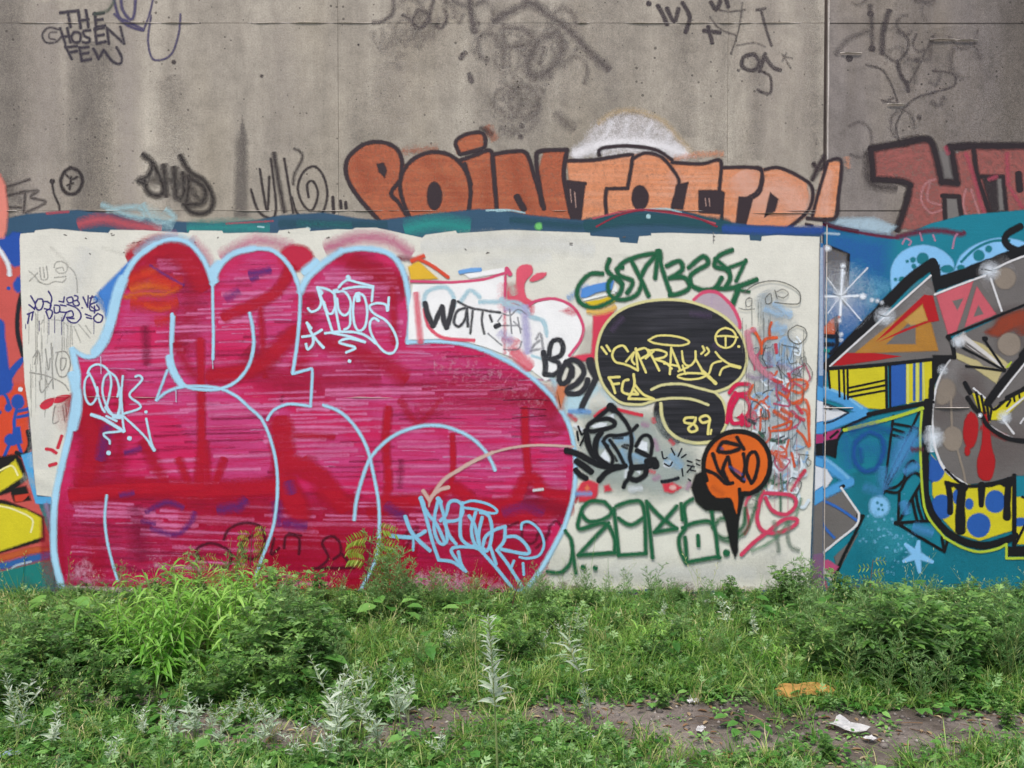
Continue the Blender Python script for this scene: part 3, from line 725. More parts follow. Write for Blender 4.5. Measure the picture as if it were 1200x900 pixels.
# faded dark tags near the ground
q = bub.sub('dark_tag', '#4d0f24', 'faded dark red scribble low on the bubble letters', rough=.45)
q.s('C3', '120,745 105,705 165,680 240,715 232,775 170,770|215,665 240,620 300,598 365,615 382,680 345,740 300,735 290,680 330,650|420,660 408,725 440,700|460,700 470,650 520,660 520,725|600,780 640,740 615,680 650,652 682,672 690,720 660,745|690,720 745,782|580,782 740,780|480,640 530,650', 3, 2.4, .8)
q.s('C4', '700,560 740,540 770,570 750,620 710,610 705,565|810,560 840,535 870,570|760,640 800,600 815,560|640,560 690,540', 2.6, 3, .6).s('C4', '230,600 300,560 250,640', 3, 3, .5)
# wedge left of the first hump
q = bub.sub('blue_wedge', '#3f7cc4').f('B5', '465,425 540,350 625,262 605,340 575,430 550,540 505,540 495,470', 4).s('D4', '700,370 740,400 770,450|760,360 790,470', 7, 7, .7)
# pale blue outline
LB = '#a4cfe6'
q = bub.sub('outline', LB, 'pale blue outline of the bubble letters', rough=.5)
q.s('T', '74,692 67,668 63,644 63,605 66,575 74,539 82,505 88,467 91,445 88,425 85,410', 7.56, 3.24).s('T', '85,440 91,470 86,500', 10.92, 4.05)
q.s('T', '85,409 92,414 101,418 112,416 122,404 133,377 140,347', 5.04, 2.70).s('T', '112,412 122,398 130,375 137,345 144,328', 11.76, 4.05).s('T', '140,347 148,321 161,301 181,286', 6.72, 3.24).s('T', '181,286 200,280 220,284 235,299 244,316 249,332', 5.46, 3.24).s('T', '160,298 180,283 205,278 225,284', 5.04, 10.80, .55)
q.s('T', '249,332 252,322 261,307 276,296 298,291', 6.72, 3.24).s('T', '298,291 318,293 333,304 344,320 351,340', 4.54, 2.70).s('T', '248,318 256,310|250,322 251,328', 10.08, 4.05).s('T', '352,342 360,326 378,309 400,294', 7.56, 4.05).s('T', '358,318 370,308', 10.08, 5.40)
q.s('T', '400,294 422,291 448,294 464,304 474,323 479.5,353 481,377 478,401', 5.88, 3.24).s('T', '478,401 513,400 544,403.5 572,412', 4.20, 2.70).s('T', '572,412 600,426 623,442 642,460 649,468 664,492 671.5,516 674.5,546 671.5,582 661,618', 4.70, 3.24).s('T', '661,618 640,657 622,684 607,701', 5.46, 3.24).s('T', '598,700 618,694', 7.56, 4.05)
q.s('T', '249,332 249.5,367 250,393 249.5,421', 3.19, 1.89)
q.s('T', '201.6,368 200.5,396 201,416 205,433 217.5,452 240,456.5 260,455 278,446 291,429 297,407 296,384 292.5,367', 3.70, 2.16).s('T', '198,419 201,433 212,450', 7.56, 3.24).s('T', '203,371 201.5,400', 4.20, 2.70)
q.s('T', '196,434 190,450 183,469', 2.86, 2.16).s('T', '183.5,468.5 197,458.5 217,453 252,454 275,463 292,477.5 307,492 318,518 324,547 325,578.6 321,613 314,636 304,662 299,678', 3.36, 2.16)
q.s('T', '352,342 351,371 348,404 343,437', 3.86, 2.16).s('T', '343,438 350,436 364.5,432|364.5,432 366,437 364,476|364,476 338.6,473.5 321,480.5 313,492', 3.19, 1.89)
q.s('T', '379,474.7 399,483 416.6,500.6 430,525 437.5,555 443.5,588 444.4,618 442,648 433,672 415,704', 3.53, 2.43)
q.s('T', '415,609 418,585 425.5,558 436,534 460,511.5 490,500 520,499.5 550,511.5 568,528 577,543 580,551', 3.70, 2.70)
q.s('B6', '450,470 442,560 450,650 470,740 497,830', 2.86, 2.16)
q = bub.sub('tan_arrow', '#c9a59c', 'tan arrow curving across the bubble letters', rough=.5)
q.s('C4', '905,245 820,240 740,240 660,250 590,268', 2.8, 1.6).s('C4', '590,268 520,300 460,335 400,375 360,430 345,455', 4.4, 1.8).s('C4', '418,404 380,415 352,440|320,418 345,455', 4.6, 1.8).s('C4', '345,450 342,480', 3, 1.6, taper=(1, .4))

# pale tags over the bubble letters
q = Paint('graffiti_tag', WL, '#b4d6e6', 'thin pale blue scribbled tag with an arrow on the left letter of the bubble letters', rough=.5)
q.s('E2', '110,140 75,190 66,280 85,370 122,405 160,370 182,310 180,255|95,130 120,80 180,52 250,78 290,140 302,220 285,330 262,420|110,130 150,215 185,320 215,420 245,470|285,125 240,175 225,290 255,400 310,490 350,500 378,420 378,260|290,120 345,170 370,260 358,335|405,155 390,330 402,480|250,430 300,490 360,500 388,400 392,300', 2.6, 1.3)
q.s('E2', '515,160 552,150 575,185 520,250 465,310 480,350 550,400 550,440 410,487|260,508 350,550|400,500 410,600 420,640|410,632 350,645 250,655 238,675 285,720 290,748|400,500 500,590 600,690 680,800|610,530 650,720 680,800', 2.6, 1.3).s('E2', '130,495 230,530 330,590 410,640', 4, 1.6).s('E2', '460,702|277,830', 5, 1.6).s('E2', '605,470', 3.4, 1.2).s('E2', '330,510 390,510', 6, 2).s('E2', '640,740 680,805', 4, 1.6)
q = Paint('graffiti_tag', WL, '#bfe0ee', 'pale blue tag reading POOS with a crown and star on the upper bubble letters', rough=.5)
q.s('E3', '120,385 150,415 210,390 235,330 215,250 200,200|200,200 250,330 332,582|200,200 280,215 350,260 362,350 332,428 290,420 260,330|350,230 365,400 400,590|380,240 440,238 490,310 490,400 440,447 390,400 375,300|490,390 490,520 465,560 440,570|560,255 612,280 640,400 622,540 570,582 530,530 515,400 532,280 572,250', 2.9, 1.3)
q.s('E3', '390,200 425,160 470,130|470,132 560,158 692,192|692,192 680,320|430,215 560,195 690,203|830,290 822,400|815,405 800,352 720,340 660,368 700,430 800,490 870,580 905,690 870,772 800,772 720,690 670,590 665,510 700,470 740,495', 2.9, 1.3)
q.s('E3', '270,605 400,590 560,600 650,640 712,692|330,600 480,632 620,680|620,682 480,650 395,685 530,725 520,745 455,772', 3, 1.3).s('E3', '482,848', 4, 1.2).s('E3', '110,512 160,620 255,730|70,635 160,620 240,575|160,620 165,690 120,745 102,700|110,512 148,560', 3.2, 1.3).s('E3', '555,262 560,310', 6, 2)
q.s('E3', '210,210 235,250|345,240 372,230|470,110 480,130', 5, 2)
q = Paint('graffiti_tag', WL, '#86bcd8', 'sky blue tag with a star, arrow and looping letters low on the bubble letters', rough=.5)
q.s('E4', '225,80 260,200 300,350 335,450|225,80 270,170 320,230 372,342|335,75 310,180 310,280 345,350 385,330 375,220 350,120 335,75|370,220 400,300 440,352|345,210 380,170 400,98 450,90 482,130 460,200 380,215|480,100 468,200 470,310 520,362 562,362', 4, 1.5)
q.s('E4', '560,160 535,260 555,350 610,382|590,160 640,180 660,270 640,380 595,392 578,300 600,190|520,180 555,240 575,340|600,390 620,310 680,265 740,245|740,245 735,330 690,390|740,310 810,308 870,360 878,412 720,385', 4, 1.5).s('E4', '470,110 540,88 640,110 692,150 660,165 560,140 480,130|840,262 845,225 890,218 950,268 978,350 950,420 880,440 830,432', 3, 1.3)
q.s('E4', '590,390 680,490 740,565 795,635|650,370 685,475|700,400 760,480 845,615|490,512 420,462 335,450|500,520 430,430 412,388 450,370 560,375 612,412|455,400 470,470 500,520', 3.8, 1.5).s('E4', '130,185 175,290 280,392|40,302 180,310 250,275', 4.6, 1.6).s('E4', '180,320 178,390|850,470 855,540|780,490 795,455', 3, 1.6)
q.s('E4', '745,690 790,660 860,645', 10, 3).s('E4', '330,75 345,95|225,72 240,110', 5.5, 1.6)

# ------------------------------------------------------------------ coloured clutter right of the bubble letters
p = Paint('old_piece', WL, '#eceae8', 'older white and pink piece with arrows between the bubble letters and the black bubble')
p.f('C2', '275,315 420,312 500,300 620,290 740,258 735,400 770,395 850,480 850,440 900,405 990,385 1080,430 1130,530 1105,620 1060,690 960,790 940,800 870,745 770,680 640,630 520,595 400,588 250,592 255,420', 1.6)
p.f('C2', '530,262 735,230 735,255 560,285', 2)
q = p.sub('pale_yellow_wash', '#d8c9b0').s('T', '745,500 790,480', 20, 20, .3)
q = p.sub('yellow_patch', '#dcae2c').f('C2', '250,225 300,195 400,285 330,290 262,292', 3)
q = p.sub('pink_shapes', '#d85468')
q.f('C2', '795,240 825,215 868,218 875,255 835,310 845,380 890,405 800,415 750,395 752,330 790,310|858,292 895,258 945,255 930,280 880,300', 2, 1, True)
q.s('C2', '290,365 300,480 312,600', 7, 4, .8).s('C2', '330,440 350,520 400,570 460,588 580,595', 4, 2).s('C2', '790,660 830,700 850,720', 14, 6, .8).s('C2', '730,590 790,600|760,640 800,600', 6, 5, .6).s('C2', '735,430 735,660', 3, 3, .6)
q.s('C2', '740,330 740,420', 14, 10, .35).s('C2', '820,400 870,430 860,460', 6, 5, .7)
q = p.sub('pink_outline', '#cf4a70').s('C2', '265,298 400,302 480,303 620,290 700,268 760,250', 3.2, 1.6).s('C2', '860,415 900,395 990,387 1080,430 1128,520 1118,590 1060,672', 3.4, 1.6).s('C2', '742,235 738,280 735,400', 2.8, 1.8).s('C2', '745,235 762,262', 5, 2)
q = p.sub('orange_stroke', '#d2482e').s('C2', '300,185 370,220 450,278', 4, 1.6).s('C2', '270,195 325,172', 5, 3)
q = p.sub('blue_shapes', '#6a9fd6').s('C2', '512,252 560,243 610,240', 5, 2).s('C2', '1060,380 1120,340 1150,330', 6, 6, .5)
q = p.sub('pale_blue_arcs', '#a9d0dc').s('C2', '330,420 338,360 380,335 440,330 475,370 480,420|515,400 560,345 610,378|610,402 700,402 800,405 850,450 870,480 930,500 945,560', 4.5, 3, .7).s('D6', '310,240 370,260 410,320 425,385|320,520 380,540', 3, 2, .7)
q.s('D6', '110,130 160,170 240,200', 8, 4, .7)
q = p.sub('lilac_patch', '#b2abd2').s('C2', '835,430 842,540 850,650', 8, 6, .7).s('C2', '740,440 820,435 830,480', 6, 5, .5).s('C2', '720,560 760,600', 9, 9, .5)
q = p.sub('grey_scribble', '#7c7a80').s('C2', '700,450 760,470 800,440 840,460|710,520 800,520|760,440 770,560|720,470 700,500|650,560 720,620|730,640 800,640 820,600|800,480 815,560|780,500 820,540', 1.6, 1.4, .7).s('D6', '350,405 378,362 392,420 400,480|312,490 340,440 372,418|330,482 400,470', 3, 2, .55)
q = p.sub('beige_panel', '#c4beb2').f('D6', '700,340 750,300 760,400 745,500 640,530 690,420', 8, .8)
q.s('D6', '180,20 190,80', 7, 6, .7)
q = p.sub('red_flame', '#cf3a52').f('D6', '750,240 830,215 905,195 850,290 800,390 770,470 760,560 620,555 600,530 650,515 735,505 745,400', 3).f('C5', '-10,340 30,325 60,345 40,360', 5, .5)
q = p.sub('yellow_fade', '#e0b25a').s('D6', '720,205 800,215 900,180', 6, 5, .9)
q = p.sub('orange_patch', '#cf7a52').f('D6', '470,720 560,715 570,770 530,900 510,900', 6, .9)
q = p.sub('light_blue_patch', '#b4d2dc').f('D6', '440,660 500,700 480,760|580,780 700,800 760,700 900,850 900,930 560,960 550,860', 8, .9)
q = p.sub('cream_patch', '#cfcbbf').f('D6', '720,820 800,760 880,860 870,940 700,930', 8, .9)

p = Paint('graffiti_tag', WL, '#37363a', 'black brush letters reading WATT on the white patch')
p.s('C2', '335,410 350,470 375,522', 6.40, 1.95).s('C2', '378,520 400,470 420,425', 5.63, 1.95).s('C2', '420,430 428,490 442,530|442,528 462,470 478,400', 6.40, 2.08)
p.s('C2', '535,432 495,450 480,505 505,525 535,490 545,435|545,440 550,525', 3.33, 2.08, .85).s('C2', '500,400 560,430 640,445 710,455', 2.82, 1.82, .8).s('C2', '575,440 562,560|625,450 620,500 632,562|660,470 670,500', 2.82, 1.82, .75).s('C2', '690,525 705,518', 5.63, 1.82)
p = Paint('graffiti_tag', WL, '#2c2c31', 'thick black brush letters reading BOY left of the black bubble')
p.s('D6', '402,500 415,580 412,650', 6.91, 2.08, .9).s('D6', '400,500 450,545 505,570 512,625 470,655 412,650|440,540 445,470 470,415 520,412 540,465 520,520 460,545', 5.89, 2.08, .93)
p.s('D6', '600,620 570,700 525,715 510,670 545,590 605,548 665,580 685,640 640,710 570,755 575,785 650,785 700,735 712,690|560,565 605,610 600,660', 6.40, 2.08).s('D6', '730,560 735,590 765,650', 10.24, 2.60).s('D6', '775,670 720,780 680,860 665,905', 6.91, 2.08)

# green tag along the top
GRN = '#165a38'
p = Paint('graffiti_tag', WL, GRN, 'dark green looping tag along the top right of the cream panel')
fl = Paint('colour_fill', WL, '#4f88cc', parent=p).f('C5', '72,282 80,245 130,228 215,210 205,250 140,262 95,285', 2)
fl = Paint('colour_fill', WL, '#d2b41e', parent=p).f('C5', '90,302 160,290 212,270 220,300 180,318 120,322', 2)
fl = Paint('colour_fill', WL, '#e4e6e2', parent=p).s('C5', '90,292 150,278 215,262', 2.4, 1.2).f('C5', '205,255 222,230 232,262', 1.5)
q = Paint('letters', WL, GRN, parent=p)
q.s('C5', '165,182 110,185 62,240 66,295 120,325 190,305 240,262 245,215 215,195 190,225 200,275 250,292 310,270 332,220', 5.15, 2.88)
q.s('C5', '195,122 185,165 225,205 250,225|225,165 260,130 330,105 395,95|250,155 228,160 240,190 290,210 285,240 270,262|290,130 330,210 360,275|330,190 352,148 400,95|400,95 388,200|402,105 430,200 455,270', 5.15, 2.88)
q.s('C5', '438,148 490,128 502,165 450,200|450,200 512,198 532,240 490,265 450,272|530,155 590,108 612,138 560,170 535,195 545,232 590,250 640,242 668,200|712,82 655,108 640,150 690,165 705,200 680,245', 5.38, 2.88).s('C5', '640,118 700,165|770,125 730,212|690,160 770,130', 4.48, 2.88)
q.s('C5', '640,245 720,240 815,207', 5.60, 2.88).s('C5', '742,235 715,310', 6.72, 3.20).s('C5', '735,250 785,258', 3.36, 2.56).s('C5', '402,92 405,115', 8.96, 3.20)

# pink ring behind the bubble and the black speech bubble
p = Paint('ring', WL, '#b9a6b0', 'pink-rimmed mauve disc peeking out behind the black bubble')
p.f('C5', '555,290 590,262 650,265 710,320 745,400 700,420 560,320', 3, .9, True)
p.sub('outline', '#cf4a6c').s('C5', '552,292 592,262 652,264 712,320 742,380 745,410', 4, 1.8)
p.sub('line', '#b8a2b8').s('C5', '632,270 625,310', 1.6, 1.2, .7)
p = Paint('speech_bubble', WL, '#1f1f23', 'black rounded bubble reading SURRAY and 89 with cream outlines', rough=.45, col2='#48464d', streak=.7)
p.f('C5', '148,600 138,520 158,430 210,360 290,315 400,292 520,297 630,334 712,390 762,460 777,540 757,612 702,662 645,682 675,720 690,790 672,850 612,892 540,897 478,877 425,832 392,770 390,722 310,738 238,728 178,672', 2, 1, True)
p.s('C5', '400,740 396,790 425,850 480,885', 8, 3)
q = p.sub('mauve_smudge', '#4a3a52', rough=.45).s('C5', '205,420 250,370|640,480 660,500|540,350 620,360', 5, 6, .6)
q = p.sub('outline', '#d2ca90', 'cream outline of the black bubble')
q.s('C5', '300,735 240,725 180,670 150,600 140,520 160,430 210,360 290,315 400,293 520,298 630,335 710,390 760,460 775,540 755,610 700,660 640,682', 3.2, 1.4).s('C5', '300,735 340,733 385,718 460,708 540,712 612,736|372,672 420,652 500,648 570,665 645,684|640,682 676,725 690,800 668,858', 3, 1.4)
q.s('C5', '412,730 418,790 445,845 495,882 560,897 625,892', 3.8, 1.6)
q = p.sub('lettering', '#e0d27c', 'cream lettering SURRAY, FCA and 89')
q.s('E7', '90,160 125,208|125,150 150,188|275,190 240,150 185,170 165,220 190,265 250,280 300,300 345,325|262,262 318,198|318,198 302,250 322,280|330,170 345,322|330,175 365,255 402,338|340,182 395,168 420,205 368,242|400,240 455,190|420,180 460,255 495,325|432,185 490,180 547,202 530,230 460,247|460,245 540,270 582,312|580,165 570,350|580,170 610,240 642,322|530,275 622,292', 2.7, 1)
q.s('E7', '655,190 668,270 710,292 748,250 750,190|750,240 800,330|630,330 700,300|660,290 680,350|840,352 780,380 690,387 625,367 680,345 780,345 840,352 870,280 930,258|892,195 930,240 1000,285 1065,300|920,357 942,310 1000,290|800,155 812,185 790,208|830,165 846,192 820,218', 2.5, 1).s('E7', '800,330 850,375 892,415', 4, 1.2).s('E7', '990,285 1062,303', 4, 1.2)
q.s('E7', '420,112 480,82 570,80 660,97 706,127 650,149 550,145 460,132 420,112', 2.4, 1).s('E7', '960,25 1012,45 1036,95 1010,148 960,166 908,142 890,92 915,45 960,25|895,85 970,82 1045,92|962,90 962,152', 2.3, 1).s('E7', '1053,156', 3, 1)
q.s('E7', '140,375 165,420 185,482|140,375 215,370|165,422 212,416|278,390 245,402 235,470 275,492|315,352 320,430 280,522|320,420 380,490 457,525|457,527 280,524|290,490 345,492|320,460 345,490', 3, 1)
q.s('E7', '735,655 680,660 675,690 740,705 762,740 722,757 700,732 742,690 752,658|848,680 800,692 780,662 820,642 850,662 842,720 838,772', 3, 1.1).s('E7', '862,742 856,772', 2.2, 1)

# crimson tag right of the bubble tail
p = Paint('graffiti_tag', WL, '#c61c48', 'crimson tag reading RA squeezed between the bubble tail and the drippy column')
p.s('E7', '990,480 1040,425 1130,425 1122,480 1040,492|1030,482 990,560 972,690|1040,500 1110,520 1132,600 1082,680 1010,692 1000,605 1042,520|1195,575 1140,640 1075,705|1190,580 1172,725|1140,650 1190,705', 4.6, 1.6).s('E7', '1060,640 1120,700', 8, 3)
p.sub('fill', '#c9c4b8').f('E7', '1020,650 1030,580 1070,555 1085,600 1060,640|1050,465 1075,445 1095,450 1075,475', 1.4, 1, True)

# ------------------------------------------------------------------ column of layered tags at the right of the panel
p = Paint('tag_column', WL, '#b9c6cc', 'column of overlapping pale, orange and grey tags with drips at the right of the cream panel')
p.s('D1', '170,140 180,260 240,330', 10, 10, .5).s('D1', '250,400 195,455 190,540 262,592 340,560 332,430 250,400', 6, 3, .85).s('D1', '250,592 195,640 210,722 290,742 342,690 322,610 250,592', 6, 3, .85).s('D1', '160,770 200,800 280,780 330,830 300,880', 16, 8, .7)
p.s('D2', '190,0 200,80 290,130 372,170 380,200 300,212 240,182 262,140 362,120 402,60|240,200 250,280 320,332 392,320 430,280|180,60 170,100 240,130', 4.6, 1.8, .95).s('D2', '240,300 330,330', 20, 12, .6).f('D2', '190,0 420,0 420,120 400,330 250,330 220,120', 14, .55)
q = p.sub('grey_wash', '#acb2b5').s('D1', '235,420 245,560 240,700 250,860', 50, 22, .6).s('D1', '200,160 280,300', 26, 20, .4).s('D2', '300,60 310,300', 44, 24, .5)
r3 = random.Random(12)
for col, n_, w0, al in (('#cfdbe2', 16, 3.4, .9), ('#8fb4d6', 9, 2.6, .75), ('#77808a', 13, 1.3, .8), ('#cf5a34', 8, 2.6, .85), ('#dfe6ea', 9, 2.2, .9), ('#b9486a', 6, 2.2, .8), ('#40474e', 8, 1.2, .75)):
    q = p.sub('scribble', col)
    for _ in range(n_):
        cx, cy = r3.uniform(884, 940), r3.uniform(400, 585)
        R_ = r3.uniform(4, 13); a0 = r3.uniform(0, 6.28); dr = r3.choice((-1, 1))
        pts = ' '.join(f'{cx + R_ * math.cos(a0 + dr * t * 1.1) * (1 - .08 * t) + t * r3.uniform(-1.5, 1.5):.1f},{cy + R_ * 1.2 * math.sin(a0 + dr * t * 1.1) + t * r3.uniform(-1.5, 2):.1f}' for t in range(r3.randint(3, 7)))
        q.s('T', pts, w0 * r3.uniform(.8, 1.2), 1.3, al)
q = p.sub('blue_haze', '#9dc0de').s('D1', '190,210 260,240 330,230|240,180 330,250|230,330 300,320|250,300 280,350', 6, 6, .65).s('D1', '200,480 230,520|280,500 330,520|340,430 300,390', 7, 7, .5)
q = p.sub('mauve_smudge', '#93809c').s('D1', '210,640 260,660 290,700|260,540 330,560 380,590|200,470 215,540', 6, 6, .5).s('D1', '80,600 130,615 180,605', 5, 5, .6)
q = p.sub('orange_strokes', '#d2562a').s('D1', '108,325 140,370 160,420 160,470|160,420 190,385 250,378', 3.6, 1.6).s('D1', '220,290 208,330 212,375|240,630 280,640|265,700 310,730|330,625 410,628 432,660 390,700 345,690|345,765 415,740 440,800 438,900', 3.2, 1.8, .9)
q.s('D2', '250,95 300,80 348,62 330,102 242,112|395,0 430,10 440,100 445,190|380,112 410,140 440,195|350,230 365,300', 3, 1.6, .9).s('D2', '245,225 305,250|270,240 300,300|260,10 320,50|300,0 350,30', 5, 3, .75).s('D2', '420,320 395,350', 3.4, 2)
q = p.sub('red_strokes', '#c23a4a').s('D1', '245,420 250,465|225,620 260,640|290,680 320,690|370,780 400,820|365,840 410,860|320,590 330,620', 4, 2, .85)
q = p.sub('pink_curve', '#cc7f90').s('D1', '78,350 92,420 110,490 160,565 215,605', 7, 3, .8).s('D1', '80,345 120,330', 5, 3, .8).s('D1', '110,470 170,560', 3, 2, .9)
q = p.sub('green_bits', '#2f6248').s('D2', '210,405 235,370 255,385|270,395 320,380|290,340 300,420|250,390 260,350|290,430 292,540', 3, 2.4, .75).s('D2', '180,120 200,140|245,160 310,170', 4, 2, .8)
q = p.sub('dark_bits', '#3b4148').s('D2', '250,165 310,140|270,180 330,150|185,130 210,120', 2, 1.4, .8).s('D1', '90,860 120,880', 4, 2, .8)
q = p.sub('marker_outline', '#62625c').s('D1', '60,112 130,65 220,45 310,62 382,110 386,170 345,182 240,172|370,305 415,325 426,370 382,416 328,390 320,340 370,305', 1.3, .9, .9)
q.s('D1', '385,530 392,500 420,492 420,540 388,532|430,530 460,580 452,622|380,560 390,600|95,140 70,160 75,195 100,190 105,150 80,150|30,205 70,215 120,210|190,140 215,120 220,170 190,180 185,145|250,110 290,95 320,120 290,145 260,135|240,100 255,150|280,420 380,440|310,480 330,530 370,520|120,640 125,700 150,730|250,540 330,620 400,560|170,830 190,850 185,800|340,590 400,610', 1.2, .9, .75)
q.s('D2', '385,235 440,240|390,245 392,285|440,252 425,275 440,300 452,275 432,258|190,10 200,50|225,10 230,60', 1.2, .9, .8)
for i in range(46):
    x = random.uniform(868, 948); y = random.uniform(350, 520)
    q.s('T', f'{x},{y} {x + random.uniform(-.4, .4)},{y + random.uniform(12, 70)}', .7, .6, random.uniform(.35, .8))
q = p.sub('pink_drips', '#c08a94')
for i in range(16):
    x = random.uniform(885, 945); y = random.uniform(500, 560)
    q.s('T', f'{x},{y} {x},{y + random.uniform(14, 60)}', .8, .7, random.uniform(.4, .8))

p = Paint('graffiti_tag', WL, '#c63c5a', 'pinkish red tag with looped letters at the lower right of the cream panel')
p.s('D2', '205,440 345,452 372,500 322,552 250,532 212,465', 4.4, 1.8).s('D2', '200,430 178,500 168,580 200,640 280,648 368,608 372,575 300,585 230,640 150,700 85,765', 4.6, 1.8).s('D2', '420,325 382,372 350,425', 4, 3, .8).s('D2', '130,455 108,500 125,600 100,655', 3.4, 2, .85)
q = p.sub('grey_strokes', '#6c7a6c').s('D2', '258,590 270,660 282,745|340,590 328,660 345,720 385,740', 4, 4, .7).s('D2', '170,520 110,510 140,500', 3, 3, .5)
q = p.sub('green_strokes', '#3f7a58').s('D2', '400,470 372,560|330,590 250,690 140,745', 3, 3, .6).s('D2', '165,470 200,420', 3, 2, .6)

# ------------------------------------------------------------------ black tag and grey wash below the bubble
p = Paint('grey_wash', WL, '#a3aca6', 'grey-green wash patch under the black tag, flecked with red')
p.f('D3', '250,180 480,170 640,200 820,260 900,430 1130,520 1110,760 900,900 600,860 300,800 200,640 180,420', 24, .8, True)
q = p.sub('red_patch', '#c83444').f('D3', '120,860 160,790 220,765 310,800 300,900 270,960 140,960|358,820 400,808 432,862 365,872|868,800 960,788 1045,835 960,885 890,870', 3)
q.s('D3', '280,210 340,160 400,130|480,150 560,170 690,200', 4, 2).s('D3', '750,690 800,700|790,230 800,260|940,420 970,450|50,190 110,240', 4, 4, .7)
q = p.sub('orange_heart', '#d8704e').f('D3', '190,840 210,810 235,840 205,880', 3)
q = p.sub('pale_heart', '#d6a6a0').e('D3', '965,835,30,22', 3)
q = p.sub('blue_patch', '#6f9cd0').s('D3', '60,165 150,165 230,170', 5, 4, .8).s('D3', '120,890 240,890', 5, 4, .7)
q = p.sub('white_fill', '#d8dce0').f('D3', '240,295 320,262 385,270 380,300 270,312|390,210 440,185 450,240|320,560 370,500 410,580 410,650|640,690 690,670 670,720|650,500 690,420 740,440 740,520', 2)
q.s('D3', '590,850 680,840', 6, 6, .7).s('D3', '890,622 950,612 935,650 892,640|100,290 170,330|560,660 550,740', 4, 3, .8)
q.s('D3', '-260,860 -180,850', 3, 2, .8)
q = p.sub('blue_wash', '#8db0ca').s('D3', '330,440 400,440|480,420 600,400|520,520 560,640 600,560|640,560 720,600|960,560 1020,640', 9, 8, .7).s('D3', '900,600 960,640', 4, 4, .7)
q = p.sub('mauve_smudge', '#b48aa4').s('D3', '800,420 830,500|800,760 840,740|700,280 740,290|1110,800 1090,840', 5, 5, .6)
p = Paint('graffiti_tag', WL, '#141418', 'black brush tag with an arrow point above the green letters')
p.s('D3', '30,510 130,540 240,600 350,645 500,655', 7.32, 1.92).s('D3', '120,605 180,645 245,695', 7.32, 1.92).s('D3', '112,682 150,725 200,752', 6.59, 1.92).s('D3', '315,772 360,720 420,680 545,645', 6.59, 1.92).s('D3', '425,120 300,225 215,295 240,342 400,312 456,275 405,232 300,240', 5.37, 1.92).s('D3', '415,125 440,145', 9.76, 2.40)
p.s('D3', '430,130 520,220 585,325 602,440 585,560 600,640', 4.88, 1.92).s('D3', '650,290 580,355 480,378 395,380 355,430 390,470', 4.39, 1.80).s('D3', '200,340 222,460 272,570', 7.32, 2.16).s('D3', '330,350 288,430 290,560 400,645', 7.32, 2.16)
p.s('D3', '350,430 432,560 425,640|410,420 480,520 545,650|640,470 690,390 750,378 782,450 762,585', 4.39, 1.80).s('D3', '650,510 742,555', 6.10, 1.92).s('D3', '600,660 700,655 800,630', 7.32, 1.92).s('D3', '745,610 800,600 810,640', 9.76, 2.40).s('D3', '600,690 580,740 640,772 722,722 725,660', 6.59, 2.16).s('D3', '580,755 545,790 530,830', 4.88, 1.92)
p.s('D3', '132,298 160,370|122,345 132,420|150,462 192,378|165,370 190,350', 2.44, 1.20).s('D3', '540,460 600,470|440,400 520,400|450,560 470,600|520,470 560,490', 2.93, 1.68, .8)
q = p.sub('doodle', '#1a1e26', 'small black doodle of short dashes beside the black tag').s('D3', '950,490 980,548|1042,492 1010,560|1080,545 1040,570|868,520 882,582 912,572|890,625 935,648 958,612|1090,600 1132,612|1092,640 1152,652|1110,680 1162,690|1170,590 1202,600|1090,700 1140,640|1045,670 1052,732|1170,625 1200,640|1100,760 1120,775', 1.7, 1).s('D3', '868,782 930,775 1010,752', 4, 2)

# big green letters low on the panel
p = Paint('graffiti_tag', WL, '#195c3a', 'large dark green letters reading ZOXO low on the cream panel')
p.s('C6', '5,740 60,742 100,700 107,620 80,572|105,620 122,745', 4.26, 2.70).s('C6', '152,722|202,725', 5.60, 3.00)
p.s('C6', '242,452 182,450 145,490 178,532 240,522 272,490 242,452|145,490 135,562 240,540 282,600 282,662|258,540 195,605 133,672|133,672 285,662', 4.70, 2.70).s('C6', '280,480 300,672|300,672 412,665|412,665 402,470 350,450 290,470|300,520 350,547 402,518|415,450 428,560 440,682', 4.70, 2.70)
p.s('C6', '420,455 470,510 540,562|540,562 448,577|448,577 540,470', 4.70, 2.70).s('C6', '558,460 565,525|605,440 570,470 578,550 550,600 555,652 580,705|580,702 700,680 718,682|565,560 620,537 690,545 712,682|575,600 582,700|685,490 692,550', 4.70, 2.70).s('C6', '628,592 630,632', 4.70, 2.40)
p.s('C6', '700,580 735,602 790,588|690,560 722,520 762,530|822,480 820,540 790,580', 4.48, 3.60, .85).s('C6', '745,662', 7.84, 3.00).s('C6', '715,600 760,615 820,580 850,520 870,455', 3.36, 3.60, .75)

